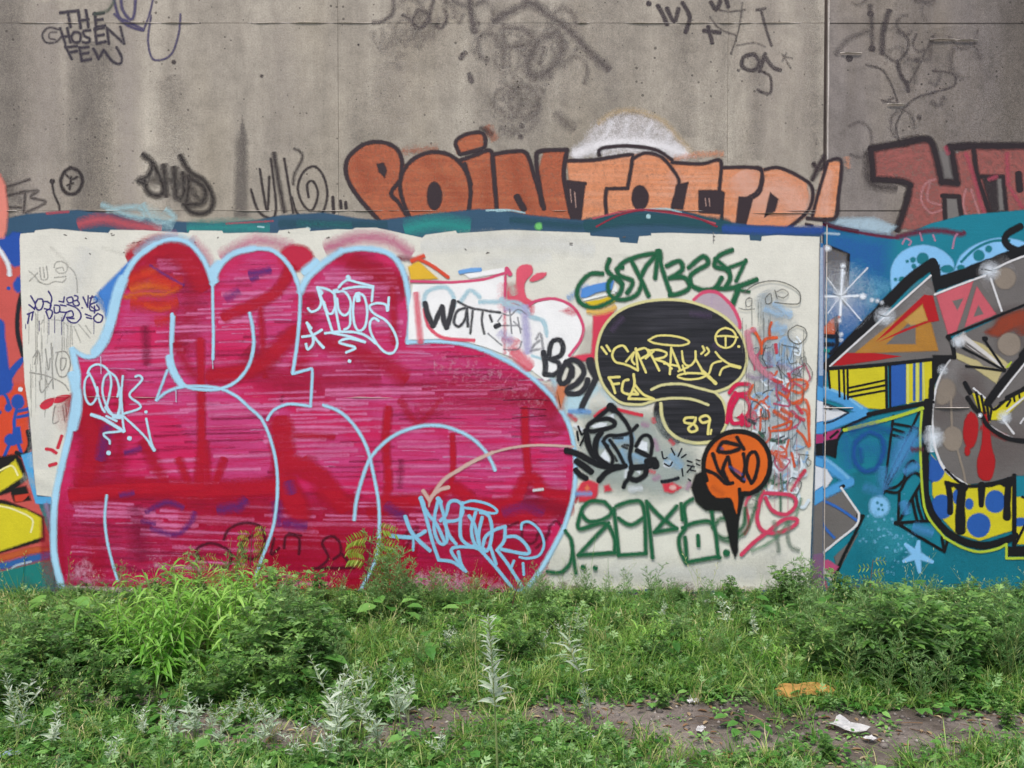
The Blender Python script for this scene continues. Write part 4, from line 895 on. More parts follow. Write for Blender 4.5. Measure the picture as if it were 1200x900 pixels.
# orange round bubble with black tail
p = Paint('speech_bubble', WL, '#141312', 'round orange bubble with a black outline, black shadow and pointed tail')
p.f('E8', '190,320 130,350 105,430 135,520 195,572 295,575 320,640 350,800 378,868 396,830 398,700 405,600 440,480 300,420', 2.4, 1).e('E8', '390,280,207,203', 2.4)
q = p.sub('fill', '#d2601a', rough=.5).f('E8', '390,98 470,112 545,160 582,240 578,330 535,410 470,455 412,462 400,600 375,560 352,495 262,492 215,440 190,350 192,260 235,165 310,112', 2, 1, True)
q = p.sub('shade', '#a84a1c').s('E8', '220,180 300,125 380,120|240,430 300,470', 5, 5, .45)
q = p.sub('lettering', '#191214', 'black scribbled letters inside the orange bubble').s('E8', '240,222 262,290 285,340 342,405|190,322 260,350 320,405 362,402|332,242 300,330 332,402|335,242 362,330 432,392|430,222 440,300 420,385|480,402 448,330 460,235 500,210 522,270 502,370 480,402', 4.50, 1.68).s('E8', '272,202 300,152 370,160 412,182 342,212 280,208', 5.00, 1.92).s('E8', '390,120 412,160 432,192', 4.50, 1.92).s('E8', '300,330 330,400', 6.25, 1.92)
q = p.sub('blue_bits', '#3a4a8c').s('E8', '290,185 300,190|432,378 440,380|345,300 420,350', 3, 2, .6)
q = p.sub('outline', '#141312').s('E8', '200,385 183,320 188,240 225,165 290,108 370,82 450,88 525,125 575,190 595,270 585,350 545,420 480,465 410,470', 5.5, 1.6).s('E8', '405,440 408,520 400,600', 4, 1.6)

# ------------------------------------------------------------------ mural on the right hand wall
p = Paint('mural', WR, '#0f7688', 'teal and blue mural with grey angular letters, yellow panels and starfish right of the joint')
p.f('T', '966,262 985,266 1010,272 1042,279 1060,276 1090,262 1130,252 1200,246 1700,250 1700,720 966,720', 2)
p.f('C7', '400,345 398,230 450,150 540,118 640,138 700,190 760,140 860,90 960,78 1200,75 1200,345', 3, 1, True)
q = p.sub('blue_ground', '#1d5796').f('T', '966,266 985,269 1010,275 1042,282 1042,330 1010,390 985,430 966,440', 24, .9).s('T', '1000,520 1040,530', 20, 20, .4).s('C8', '180,190 200,300', 14, 14, .5)
q = p.sub('maroon_border', '#5c1c34').s('C7', '90,50 180,72 300,95 400,110 440,112', 3.4, 2).s('C7', '440,108 540,85 640,80 720,95 740,90', 6, 4, .9)
q = p.sub('pale_sky', '#a9c0cc').f('C7', '105,40 170,22 330,20 430,60 400,95 230,70', 5, .8).s('C7', '90,90 170,95', 2.5, 2, .8)
q = p.sub('pink_scribble', '#b87a96').s('C7', '460,140 475,115 500,130 490,145|540,90 550,125|600,100 610,125|690,160 700,110 712,95', 2, 1.6, .8)
q = p.sub('teal_dark', '#0f5a66').s('C8', '250,400 300,600 250,800', 40, 40, .35).s('C8', '700,680 900,700', 60, 60, .4).s('C8', '300,720 600,760', 50, 50, .3)
q = p.sub('aqua_light', '#3fa0ae').s('C8', '330,560 380,620', 40, 40, .35).s('C7', '230,300 300,350', 30, 30, .3)
q = p.sub('bubbles', '#7fb8e2').f('C7', '410,350 408,250 455,178 540,145 625,160 690,215 690,275 640,290 605,225 580,225 500,290 430,365', 2.4, 1, True).f('C7', '700,260 722,200 790,145 900,112 1000,125 1060,160 1000,180 800,240 690,275', 2.4, 1, True)
q.e('C8', '325,480,42,44', 5).s('C8', '485,685 436,640|485,685 492,628|485,685 550,715|485,685 495,758|485,685 428,712', 8, 2.5, taper=(1.3, .4))
q = p.sub('bubble_spots', '#12707c').e('C7', '553,208,28,28|508,213,13,13|512,243,11,11|482,220,7,7|457,303,14,14|428,303,8,8|810,193,26,26|855,163,16,16|728,250,18,14|665,255,30,18', 2).s('C7', '730,222 790,165 870,128 950,125', 3, 1.6).e('C8', '318,465,6,6|335,475,6,6|322,492,6,6|340,495,5,5', 1.6, .8)
q = p.sub('spray_dots', '#6fb2d4')
for i in range(70):
    x = random.gauss(1045, 17); y = random.gauss(632, 20)
    q.e('T', f'{x},{y},{random.uniform(.6, 2.2)},{random.uniform(.6, 2.2)}', 1.6, random.uniform(.3, .8))
q.e('C7', '345,360,24,24|322,400,20,20', 10, .5).s('C7', '330,320 380,340', 12, 12, .4)
# black backing of the arrow
q = p.sub('black_backing', '#0d0c0e').s('C7', '120,700 250,560 400,400 500,300 598,230', 13, 2).s('C7', '598,230 622,320', 11, 2).s('C7', '622,322 760,275 900,220 1060,160', 15, 2).s('C7', '1000,60 940,95 930,130 970,165 1060,175', 8, 2).s('C7', '110,150 210,192|210,192 205,330', 5, 2)
q.f('C7', '600,235 630,235 640,330 600,380', 2)
# grey letter bodies
GR = '#67625f'
q = p.sub('grey_letters', GR, 'grey angular letters of the mural')
q.f('C7', '128,702 590,285 610,372 840,282 1017,195 1300,80 1300,420 1017,425 670,565 695,655 140,708', 2).f('C7', '700,570 1017,425 1300,420 1300,900 600,900 620,760 680,672', 2)
q.f('C8', '560,0 550,100 560,230 605,325 695,388 800,378 900,350 1100,350 1100,0', 2)
q.f('C7', '95,150 205,185 200,430 110,300', 3, .8)
q.f('C8', '62,462 165,400 240,510 235,560 70,690|135,692 240,590 150,760', 2)
q = p.sub('brown_grey', '#5a4f4c').f('E1', '300,260 440,300 480,430 420,440 330,330', 12, .6).s('E1', '560,740 640,700', 40, 30, .5).f('C7', '870,440 1017,420 1017,600 900,640', 10, .6).s('E1', '230,520 300,470', 26, 24, .4)
q = p.sub('pale_grey', '#8d8886').s('C7', '480,470 560,370', 20, 18, .5).s('C7', '300,620 380,560', 16, 12, .5).s('C7', '700,700 640,800', 16, 14, .4).s('C7', '860,300 930,260', 24, 20, .4)
q = p.sub('tan_shapes', '#a9762c').f('C7', '230,650 400,510 560,385 625,630 340,640', 2.4, .95)
q2 = p.sub('grey_hole', GR).f('C7', '385,600 490,500 520,495 520,600', 2)
q = p.sub('tan_light', '#b88f48').f('C7', '470,490 550,425 575,490 500,515', 2, .9)
q = p.sub('red_shapes', '#a8131a').f('C7', '335,590 560,372 600,378 628,492 580,500 552,415 400,545|345,592 470,530 580,490 580,500', 1.6).f('C7', '135,698 195,640 330,640 455,655 300,680 180,697', 1.6)
q = p.sub('salmon_shapes', '#bd5660').f('C7', '615,375 690,345 785,310 705,552 670,560|800,335 890,462 745,522', 2)
q2 = p.sub('grey_hole', GR).f('C7', '688,402 740,388 712,445|808,420 832,462 785,475', 1.6)
q = p.sub('rust_patch', '#8c3a22').f('C7', '840,545 880,520 950,460 1300,400 1300,560 1030,520 950,540 900,565', 6, .9, True).s('C7', '1000,480 1017,520', 20, 10, .6)
q = p.sub('tan_discs', '#85796c').e('C7', '950,600,53,53|930,298,50,50', 2).f('C7', '640,760 690,770 705,810 690,850 640,880 612,850', 3, .9, True).e('C8', '635,195,44,52', 2).s('C8', '628,20 632,150|655,240 680,330 690,385', 2.6, 1.2)
q = p.sub('cream_wedges', '#b5a878').f('C7', '745,570 830,600 960,700 920,720 880,690|700,635 760,660 920,715 890,780 760,690 705,665', 2)
q = p.sub('white_wedges', '#c9c5c2').f('C7', '735,590 920,715 900,718|745,555 925,700 910,705 735,575', 1.6).f('C7', '700,575 740,545 760,580 740,600', 5, .9)
q = p.sub('grey_wedge', '#77716c').f('C7', '740,610 830,650 925,716 830,700', 2)
# yellow and blue checks
q = p.sub('yellow_panels', '#c6ba1e', 'yellow check panels of the mural').f('C7', '122,716 390,695 390,900 260,890 180,840 125,800|475,688 605,668 605,850 475,872', 1.6)
q.f('C8', '545,260 600,330 660,375 720,392 890,370 892,580 750,625 650,595 580,520 550,430', 2)
q.f('E1', '395,400 500,445 500,570 440,520|510,500 700,380 760,380 700,440 570,560 500,560', 2)
q.f('C8', '895,440 1100,440 1100,640 895,640', 2)
q = p.sub('blue_panels', '#23549e').f('C7', '408,692 476,686 476,872 408,888|508,684 520,683 520,860 508,862|538,680 550,678 550,858 538,860', 1.4).e('C8', '560,330,40,46|590,482,48,52|745,560,50,52|815,460,44,48|660,440,26,34|705,470,18,24', 2).f('C8', '540,260 570,290 575,370 545,380', 2)
q.f('C8', '895,530 1100,520 1100,560 895,565', 2)
q = p.sub('check_lines', '#c8c860').s('C7', '485,690 485,870|528,684 528,860', 3, 1.4).s('C7', '555,680 560,858', 2, 1.4)
# light blue chevrons
q = p.sub('chevrons', '#4a94ca').s('T', '958,458 985,467 1012,483|1012,485 985,493 957,505', 12, 3).s('C8', '-20,260 70,280 140,330 200,375|200,378 140,405 60,445', 11, 3.5)
q.s('C8', '90,300 130,340', 10, 6, .7)
q = p.sub('chevron_light', '#7db9de').s('T', '958,452 985,461 1010,478', 3, 2, .8).s('C8', '70,262 140,310 195,360', 3, 3, .7)
q = p.sub('white_tongue', '#cfd0d4').f('C8', '60,50 120,58 190,85 130,112 60,130|60,302 105,325 128,365 105,398 60,415', 2)
q = p.sub('tongue_dots', '#1c1c24').e('C8', '120,65,9,9|80,70,9,9|100,70,4,4', 1.4).s('C8', '60,38 130,58 195,85|195,85 130,120 62,135', 2.4, 1.4, .8)
q = p.sub('magenta_patch', '#a02e62').f('C8', '55,180 165,150 150,195 55,210', 2)
q = p.sub('black_patch', '#101012').f('C8', '55,210 150,195 140,275 62,250', 2).s('C8', '80,190 100,170|120,190 150,165', 3, 1.4)
q.s('C8', '258,520 225,590 170,700 130,800', 3.6, 1.6).s('C8', '235,520 255,520|165,400 175,395', 4, 2)
q = p.sub('blue_lines', '#2f62ac').s('C8', '80,452 150,485 232,540|78,540 105,580 135,612', 3, 1.8)
q = p.sub('white_edge', '#d2d0d0').s('C8', '165,402 205,460 240,510|240,510 228,560 150,625 72,690', 2.6, 1.2)
q.s('C7', '128,700 250,590 400,455 590,285', 2.2, 1.2).s('C7', '608,372 720,328 840,285|880,255 960,218 1060,180|865,300 890,375 915,447', 2.4, 1.2).s('C8', '562,-5 550,60 550,140 562,235 605,325 695,390', 2.8, 1.4).s('E1', '265,205 220,280 180,390 162,520 165,600 180,720 220,830 285,900', 2.6, 1.4)
q.s('E1', '460,560 520,610 610,660 690,685 800,690', 3, 1.4).s('E1', '550,425 640,310 760,160|405,375 475,435', 2.2, 1.2).s('E1', '580,560 640,640|600,510 700,430', 2.4, 1.4).s('E1', '680,580 700,550', 2, 1.4)
q = p.sub('pink_wedge', '#b04a70').f('C8', '70,710 110,705 155,735 125,775', 2).f('C8', '60,800 100,790 110,830 80,850', 3, .8)
q = p.sub('pale_wedge', '#b8b0ac').f('C8', '62,718 130,775 122,795 60,740', 2)
q = p.sub('red_drips', '#a01418').f('C8', '712,80 740,110 742,170 725,225 700,235 680,190 685,120|765,60 790,140 800,230 815,290 800,360 775,372 745,355 738,290 758,210', 2, 1, True).e('C8', '697,245,12,22', 2).s('C8', '760,150 860,190', 6, 5, .6)
# black line work
q = p.sub('black_lines', '#0f0e10')
q.s('C7', '120,712 300,700 500,680 700,658', 4, 1.4).s('C7', '668,565 690,600 698,660', 5, 1.4).s('C7', '668,562 800,510 1017,420 1200,350', 2.8, 1.2).s('C7', '168,712 172,840|190,712 195,850|208,712 210,850|215,800 380,765|215,820 380,788|215,842 380,812|120,715 128,800', 2.4, 1).s('C7', '385,695 388,900', 3.2, 1.2).s('C7', '402,692 404,895|600,670 600,850', 2.4, 1)
q.s('C8', '280,92 360,75 550,40', 5, 1.4).s('C8', '170,150 290,95', 3, 1.4).s('C8', '185,145 150,200 140,270', 2.4, 1.4)
q.s('C8', '385,98 365,260 345,422|500,68 430,220 345,402|505,150 420,290 350,405|380,130 440,140 490,152|380,152 430,168|380,178 425,190', 2.86, 1.20).s('C8', '345,400 390,400 430,365 440,310 470,288 510,330|345,412 405,420 440,365 475,338 512,362', 3.12, 1.20)
q.s('C8', '410,425 405,550|405,550 470,545 550,540|405,552 480,600 600,670|600,670 615,620|600,670 590,610|500,385 450,470 405,550|480,420 490,480 510,540|465,450 475,500 485,542|500,400 510,470 530,540', 3.38, 1.20).s('C8', '395,550 420,552', 5.20, 1.44)
q.s('C8', '528,40 520,150 520,300 522,430 560,530 640,608 750,645 840,630 900,605', 8.5, 1.8).s('C8', '605,325 690,392 800,382 895,355', 3, 1.4).s('C8', '895,350 895,650', 5, 1.4).f('C8', '865,650 1100,640 1100,690 865,690', 1.6)
q.f('C8', '600,372 690,390 800,380 890,358 892,392 865,405 835,388 800,398 770,400 730,402 705,400 690,418 655,412 640,398 615,402', 1.6, 1, True).s('C8', '614,385 624,440 624,505', 6.5, 1.6).s('C8', '676,398 668,480 668,578', 11, 1.8, taper=(.8, 1.15)).s('C8', '640,388 700,395 760,390 870,372', 4, 2).s('C8', '757,390 756,475', 8, 1.6, taper=(1.2, .7)).s('C8', '872,370 866,450 864,525', 8, 1.6, taper=(.8, 1.15))
q.s('C7', '730,612 820,660 930,722|752,700 840,710 925,722|830,570 870,630 930,718', 2.8, 1.2).s('C7', '838,575', 6, 1.6).s('C7', '1060,610 980,700 900,800 850,870', 9, 1.6).s('C7', '1017,650 1060,600', 12, 2)
q.s('E1', '355,345 385,400|370,430 410,490 450,530 480,585 540,635 620,672 760,690', 5.4, 1.6).s('E1', '420,400 440,500|450,420 470,520|480,440 495,560|495,440 520,500 600,440 760,330', 3, 1.2).s('E1', '510,500 500,560|560,460 620,440 600,480|640,420 645,450|670,400 675,430', 2.4, 1).s('E1', '600,430 640,410 760,350', 5, 1.4).s('C8', '1000,440 900,640|930,440 1000,470', 3, 1.2)
q.f('E1', '165,180 300,180 260,210 210,280 165,380', 2).s('E1', '160,330 150,500 130,760', 6, 2)
q = p.sub('lime_lines', '#a9bc34').s('C8', '178,158 260,138 340,118 420,95 508,66', 4, 1.6).s('C8', '505,80 498,200 508,420 530,520 600,610', 2.8, 1.4).s('C8', '600,612 680,655 750,672 820,660 862,640|862,640 862,695|862,700 1100,695', 3, 1.4).s('E1', '600,250 625,222', 2, 1)
q = p.sub('blue_shapes', '#4c90c8').f('C8', '400,200 480,150 500,200 420,320 360,390', 12, .7).s('C8', '440,330 480,310|430,470 440,500', 9, 7, .7).s('C8', '480,570 540,590', 9, 8, .7).s('C8', '340,330 345,390', 12, 10, .5).s('C8', '270,400 330,420', 9, 8, .4)
q = p.sub('blue_ring', '#1c4f98').s('C8', '285,165 230,205 222,280 260,330 315,315 345,240 330,185 285,165', 5, 5, .8).s('C8', '210,160 280,140 360,160', 9, 9, .5).s('C8', '245,240 250,290', 5, 5, .6)
q = p.sub('maroon_patch', '#5a2434').s('C8', '465,240 505,240', 5, 4, .7)
# orange and teal piece at the joint, and the sparkle
q = p.sub('orange_piece', '#b4542e').f('C7', '90,530 130,490 178,462 165,510 150,555 92,555', 2)
q = p.sub('black_piece', '#141216').s('C7', '88,560 150,565|90,600 140,600|155,480 160,600 130,640', 5, 2, .85)
q = p.sub('teal_piece', '#147a78').s('C7', '90,625 120,630', 4, 2)
q = p.sub('sparkle', '#e6ecf2', 'white sparkle star and dots by the joint').s('C7', '185,260 180,360 175,465', 3.4, 3.4).s('C7', '85,380 178,380 255,378', 3, 3).s('C7', '115,295 178,380 270,490|300,250 178,380 120,455', 1.6, 1.8, .8).e('C7', '178,380,34,34', 16, .9).e('C7', '175,382,90,90', 46, .4).e('C7', '278,380,16,14|320,397,8,8|188,240,10,10|188,274,10,10|172,492,8,8|178,555,7,8|178,580,6,6|115,160,16,12|345,400,7,7|365,410,6,6', 4, .95)
q.e('C7', '380,472,30,26|862,262,30,26', 14, .85).e('C8', '555,190,26,28', 14, .9).s('C8', '540,150 545,240', 7, 7, .6).e('C7', '715,590,22,18|645,718,14,14', 8, .8).e('E1', '585,545,26,24', 10, .9).e('E1', '443,533,10,10', 3)

# the mural laps over the joint onto the end of the left hand wall
p = Paint('mural_overlap', WL, '#2a6aa0', 'narrow ends of the mural shapes painted on the left side of the joint')
p.f('T', '961.5,285 964.5,285 964.5,690 952,690 955,600 958,470 960,380', 1.4)
p.sub('pale_band', '#a9b4c4').f('T', '961,290 964.5,290 964.5,440 959.5,440', 1.4, .8)
p.sub('chevrons', '#4a94ca').f('T', '958,452 964.5,455 964.5,470 957.5,468|957,496 964.5,494 964.5,508 956.5,508|956,535 964.5,538 964.5,548 955.5,545|955,576 964.5,570 964.5,586 954.5,592', 1.4)
p.sub('white_tongue', '#cfd0d4').f('T', '957.5,469 964.5,471 964.5,493 957,495|955.5,546 964.5,549 964.5,569 955,575', 1.4)
p.sub('magenta_patch', '#a02e62').f('T', '956.5,509 964.5,509 964.5,519 956,520', 1.4)
p.sub('black_patch', '#101012').f('T', '956,520 964.5,519 964.5,534 956,534', 1.4)
p.sub('grey_patch', '#67625f').f('T', '954.5,593 964.5,587 964.5,648 953,650', 1.4)
p.sub('mauve_patch', '#7c5670').f('T', '953,650 964.5,648 964.5,690 951,690', 1.4, .9)
# ------------------------------------------------------------------ dirt splashed up at the foot of the walls, with a dark line
for W_ in (WL, WR):
    p = Paint('mud_splash', W_, '#6d6258', speck=.9)
    x0, x1 = (-120, 955) if W_ is WL else (972, 1330)
    x = x0
    while x < x1:
        x2 = min(x1, x + random.uniform(30, 90))
        p.s('T', f'{x},{695 + random.uniform(-3, 2)} {(x + x2) / 2},{694 + random.uniform(-5, 2)} {x2},{695 + random.uniform(-3, 2)}', random.uniform(8, 20), random.uniform(10, 18), random.uniform(.5, .85))
        x = x2 - 6 if x2 < x1 else x1
    d = p.sub('dark_foot_line', '#3e3832', speck=.5).s('T', f'{x0},697 {(x0 + x1) / 2},697 {x1},697', 7, 7, .8)  # even dark line along the whole wall foot
p = Paint('paint_drip', WL, '#a9c6d8')
for (x, y, L_) in ((118, 418, 20), (206, 455, 16), (352, 340, 22), (608, 690, 8), (249, 420, 12), (300, 672, 14)):
    p.s('T', f'{x},{y} {x + .4},{y + L_}', 1, .8, .8)

build_paint()

# ------------------------------------------------------------------ ground
def gz(x, y):
    v = 0.010 * noise.noise(Vector((x * 8, y * 8, 5.5))) + 0.035 * noise.noise(Vector((x * 0.9, y * 0.9, 3.1))) + 0.018 * noise.noise(Vector((x * 3.1, y * 3.1, 7.7)))
    return v * min(1.0, max(0.0, (-y + 0.1) / 0.6)) - 0.01
m = NT('bare_soil')
n1 = m.noise(m.pos(), 2.2, 5, 0.6)
n2 = m.noise(m.pos(), 28, 5, 0.7)
n3 = m.noise(m.pos(), 160, 2, 0.6)
c = m.ramp(n1, [(0.35, lin('#554c44')), (0.5, lin('#786e66')), (0.66, lin('#90867c'))])
c = m.mix(0.8, c, m.ramp(n2, [(0.3, g1(0.6)), (0.5, g1(1)), (0.7, g1(1.25))]), 'MULTIPLY')
c = m.mix(0.5, c, m.ramp(n3, [(0.35, g1(0.6)), (0.6, g1(1.15))]), 'MULTIPLY')
m.l(c, m.b.inputs["Base Color"])
m.b.inputs["Roughness"].default_value = 0.95
m.b.inputs["Specular IOR Level"].default_value = 0.15
m.bump(m.math('ADD', n2, m.math('MULTIPLY', n3, 0.5)), 0.8, 0.012)
xs = [-60, -30, -16] + [-9 + i * 0.09 for i in range(201)] + [16, 30, 60]
ys = [-60, -30, -14, -9] + [-6 + i * 0.07 for i in range(87)] + [0.045]
V = [(x, y, gz(x, y)) for y in ys for x in xs]
nx = len(xs)
Fc = [(j * nx + i, j * nx + i + 1, (j + 1) * nx + i + 1, (j + 1) * nx + i) for j in range(len(ys) - 1) for i in range(nx - 1)]
tag(link_mesh('ground', V, Fc, m.m, smooth=True), kind='structure')

# ------------------------------------------------------------------ leaf materials
def leaf_mat(name, stops, transl=0.3, rough=0.46, back=None):
    m = NT(name)
    at = m.n("Attribute", attribute_name='shade')
    oi = m.n("ObjectInfo")
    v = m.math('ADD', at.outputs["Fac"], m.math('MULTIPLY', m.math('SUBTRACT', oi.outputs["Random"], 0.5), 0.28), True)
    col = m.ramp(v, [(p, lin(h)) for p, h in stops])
    if back:
        g = m.n("NewGeometry")
        col = m.mix(m.math('MULTIPLY', g.outputs["Backfacing"], 0.8), col, lin(back))
    m.l(col, m.b.inputs["Base Color"])
    m.b.inputs["Roughness"].default_value = rough
    m.b.inputs["Specular IOR Level"].default_value = 0.38
    tr = m.n("BsdfTranslucent")
    m.l(m.mix(0.6, col, lin('#a8c040'), 'MULTIPLY'), tr.inputs[0])
    hs = m.n("HueSaturation", i_Value=1.5)
    m.l(col, hs.inputs["Color"])
    m.l(hs.outputs[0], tr.inputs[0])
    mx = m.n("MixShader", i_0=transl)
    m.l(m.b.outputs[0], mx.inputs[1]); m.l(tr.outputs[0], mx.inputs[2])
    m.l(mx.outputs[0], m.out.inputs[0])
    return m.m
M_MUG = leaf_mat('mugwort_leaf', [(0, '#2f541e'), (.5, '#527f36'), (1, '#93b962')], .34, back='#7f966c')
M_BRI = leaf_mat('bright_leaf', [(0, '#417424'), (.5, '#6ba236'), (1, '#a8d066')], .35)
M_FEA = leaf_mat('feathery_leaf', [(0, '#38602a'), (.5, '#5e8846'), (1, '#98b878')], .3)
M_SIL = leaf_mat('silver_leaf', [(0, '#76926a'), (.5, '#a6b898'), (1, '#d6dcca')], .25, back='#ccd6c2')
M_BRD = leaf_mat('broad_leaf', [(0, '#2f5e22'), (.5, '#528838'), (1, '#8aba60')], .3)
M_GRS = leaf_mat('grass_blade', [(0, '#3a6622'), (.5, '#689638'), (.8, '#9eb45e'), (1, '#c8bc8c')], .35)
M_YEL = leaf_mat('young_leaf', [(0, '#5f7f2a'), (.5, '#8fae3a'), (1, '#b3c45a')], .4)
M_STEM = leaf_mat('green_stem', [(0, '#4a5a30'), (.5, '#6f7f48'), (1, '#98a070')], .05)
M_STEMR = leaf_mat('reddish_stem', [(0, '#4f3a2c'), (.5, '#6a5240'), (1, '#8a7a58')], .05)
M_DRY = leaf_mat('dry_leaf', [(0, '#5d4030'), (.5, '#8a6a4a'), (1, '#b9a684')], .15)

class Leaves:
    def __init__(self): self.V, self.F, self.A = [], [], []
    def diamond(self, b, d, side, L, W, sh, droop=0.0, up=None):
        i = len(self.V)
        d = d.normalized(); s = side.normalized()
        mid = b + d * L * .45; tip = b + d * L - Vector((0, 0, droop * L))
        self.V += [b, mid + s * W / 2, tip, mid - s * W / 2]
        self.F += [(i, i + 1, i + 2), (i, i + 2, i + 3)]
        self.A += [sh] * 4
    def leaf(self, b, d, L, W, sh, droop=0.3, fold=0.18, twist=0.0):
        d = d.normalized()
        s = d.cross(Vector((0, 0, 1)))
        s = s.normalized() if s.length > 1e-3 else Vector((1, 0, 0))
        if twist: s = Matrix.Rotation(twist, 3, d) @ s
        up = s.cross(d)
        i = len(self.V)
        pt = lambda t: b + d * L * t - Vector((0, 0, droop * L * t * t))
        self.V.append(b); self.A.append(sh)
        for t, w_ in ((.3, .9), (.65, .8)):
            p = pt(t)
            self.V += [p + s * W / 2 * w_ + up * fold * W, p, p - s * W / 2 * w_ + up * fold * W]
            self.A += [sh, sh - .06, sh]
        self.V.append(pt(1.0)); self.A.append(sh)
        self.F += [(i, i + 1, i + 2), (i, i + 2, i + 3), (i + 1, i + 4, i + 5, i + 2), (i + 2, i + 5, i + 6, i + 3), (i + 4, i + 7, i + 5), (i + 5, i + 7, i + 6)]
    def lobed(self, b, d, L, sh, W=0.16, pairs=2, droop=.2):
        """a pinnately cut leaf made of narrow lobes"""
        d = d.normalized()
        s = d.cross(Vector((0, 0, 1)))
        s = s.normalized() if s.length > 1e-3 else Vector((1, 0, 0))
        s = Matrix.Rotation(random.uniform(-.5, .5), 3, d) @ s
        up = s.cross(d)
        pt = lambda t: b + d * L * t - Vector((0, 0, droop * L * t * t))
        self.diamond(pt(.0), pt(.5) - pt(0), s, L * .55, L * W * .45, sh)
        for k in range(pairs):
            t = .3 + .3 * k
            for sg in (-1, 1):
                dd = d * .8 + s * sg * (.75 - .15 * k) + up * .15
                self.diamond(pt(t), dd, (dd.cross(up)), L * (.46 - .06 * k) * random.uniform(.8, 1.15), L * W, sh + random.uniform(-.08, .08), droop)
        self.diamond(pt(.5), pt(1) - pt(.5), s, L * .55, L * W * 1.1, sh)
    def tube(self, P, r0, r1, sh=.5, n=5):
        i0 = len(self.V)
        for k, p in enumerate(P):
            d = (P[min(k + 1, len(P) - 1)] - P[max(k - 1, 0)]).normalized()
            a = d.cross(Vector((.31, .95, .1))).normalized(); c_ = d.cross(a)
            r = r0 + (r1 - r0) * k / max(1, len(P) - 1)
            for j in range(n):
                t = math.tau * j / n
                self.V.append(p + a * r * math.cos(t) + c_ * r * math.sin(t)); self.A.append(sh)
        for k in range(len(P) - 1):
            for j in range(n):
                q = i0 + k * n; j2 = (j + 1) % n
                self.F.append((q + j, q + j2, q + n + j2, q + n + j))
    def mesh(self, name, mat):
        me = bpy.data.meshes.new(name)
        me.from_pydata([tuple(v) for v in self.V], [], self.F)
        me.materials.append(mat)
        a = me.attributes.new('shade', 'FLOAT', 'POINT')
        a.data.foreach_set('value', self.A)
        return me
def part(name, me, parent, stuff=True, label=None):
    o = bpy.data.objects.new(name, me)
    C.objects.link(o)
    o.parent = parent
    if stuff: o['kind'] = 'stuff'
    if label: o['label'] = label
    return o
def stem_path(H, lean=0.12, n=7, bow=0.1):
    a = random.uniform(0, math.tau); lx, ly = math.cos(a) * lean, math.sin(a) * lean
    b = random.uniform(0, math.tau)
    return [Vector((lx * H * t * t + bow * H * math.sin(t * 3) * math.cos(b) * .3, ly * H * t * t + bow * H * math.sin(t * 3) * math.sin(b) * .3, H * t)) for t in (i / (n - 1) for i in range(n))]
def along(P, t):
    f = t * (len(P) - 1); i = min(int(f), len(P) - 2)
    return P[i].lerp(P[i + 1], f - i)
def spray(az, el): return Vector((math.cos(az) * math.cos(el), math.sin(az) * math.cos(el), math.sin(el)))

def proto_mugwort(H=0.5):
    st, lf = Leaves(), Leaves()
    az = random.uniform(0, 6)
    for k in range(random.choice((2, 3, 3, 4))):
        P = stem_path(H * random.uniform(.7, 1.05), random.uniform(.15, .5))
        off = Vector((random.uniform(-.05, .05), random.uniform(-.05, .05), 0))
        P = [p + off for p in P]
        st.tube(P, .0035, .0012, .4, 4)
        nl = 20
        for i in range(nl):
            t = .1 + .9 * (i + random.random() * .5) / nl
            az += 2.4
            L = H * (.30 - .16 * t) * random.uniform(.75, 1.25) + .025
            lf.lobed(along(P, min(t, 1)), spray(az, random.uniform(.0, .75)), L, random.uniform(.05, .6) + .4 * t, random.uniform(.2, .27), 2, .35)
            if t < .85 and i % 3 == 0:      # side shoot
                b = along(P, t); d = spray(az + .5, .6); sl = H * .28 * (1 - t * .6)
                st.tube([b, b + d * sl], .002, .001, .4, 3)
                for q in range(5):
                    lf.lobed(b + d * sl * (.25 + .75 * q / 5), (d * .6 + spray(az + q * 2.4, .3)).normalized(), H * .13 * random.uniform(.7, 1.2), random.uniform(.2, .95), .24, 2, .25)
    return st.mesh('stem', M_STEM), lf.mesh('foliage', M_MUG)
def proto_bright(H=0.5):
    st, lf = Leaves(), Leaves()
    for k in range(7):
        P = stem_path(H * random.uniform(.6, 1.05), random.uniform(.2, .9), bow=.3)
        st.tube(P, .0035, .0015, .6, 4)
        az = random.uniform(0, 6)
        for i in range(22):
            t = .2 + .8 * (i + random.random() * .5) / 22
            az += 2.4
            L = H * random.uniform(.16, .3) * (1.1 - .4 * t)
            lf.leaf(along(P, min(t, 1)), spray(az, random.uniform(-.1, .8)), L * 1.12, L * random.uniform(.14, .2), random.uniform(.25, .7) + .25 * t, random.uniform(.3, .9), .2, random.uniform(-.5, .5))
    return st.mesh('stem', M_STEM), lf.mesh('foliage', M_BRI)
def proto_feathery(H=0.5):
    st, lf = Leaves(), Leaves()
    for k in range(3):
        P = stem_path(H * random.uniform(.75, 1.05), random.uniform(.05, .4))
        st.tube(P, .003, .001, .5, 4)
        az = random.uniform(0, 6)
        for i in range(15):
            t = .18 + .82 * i / 15
            az += 2.4
            b = along(P, t); d = spray(az, random.uniform(.35, .9)); sl = H * .3 * (1.05 - t) + .03
            st.tube([b, b + d * sl], .0015, .0008, .5, 3)
            for q in range(13):
                p = b + d * sl * (.1 + .9 * q / 12)
                dd = (d * .9 + spray(random.uniform(0, 6.28), random.uniform(-.2, .8)) * .9).normalized()
                L = random.uniform(.02, .045)
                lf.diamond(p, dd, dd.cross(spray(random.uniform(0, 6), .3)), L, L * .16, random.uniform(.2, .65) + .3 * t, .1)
    return st.mesh('stem', M_STEM), lf.mesh('foliage', M_FEA)
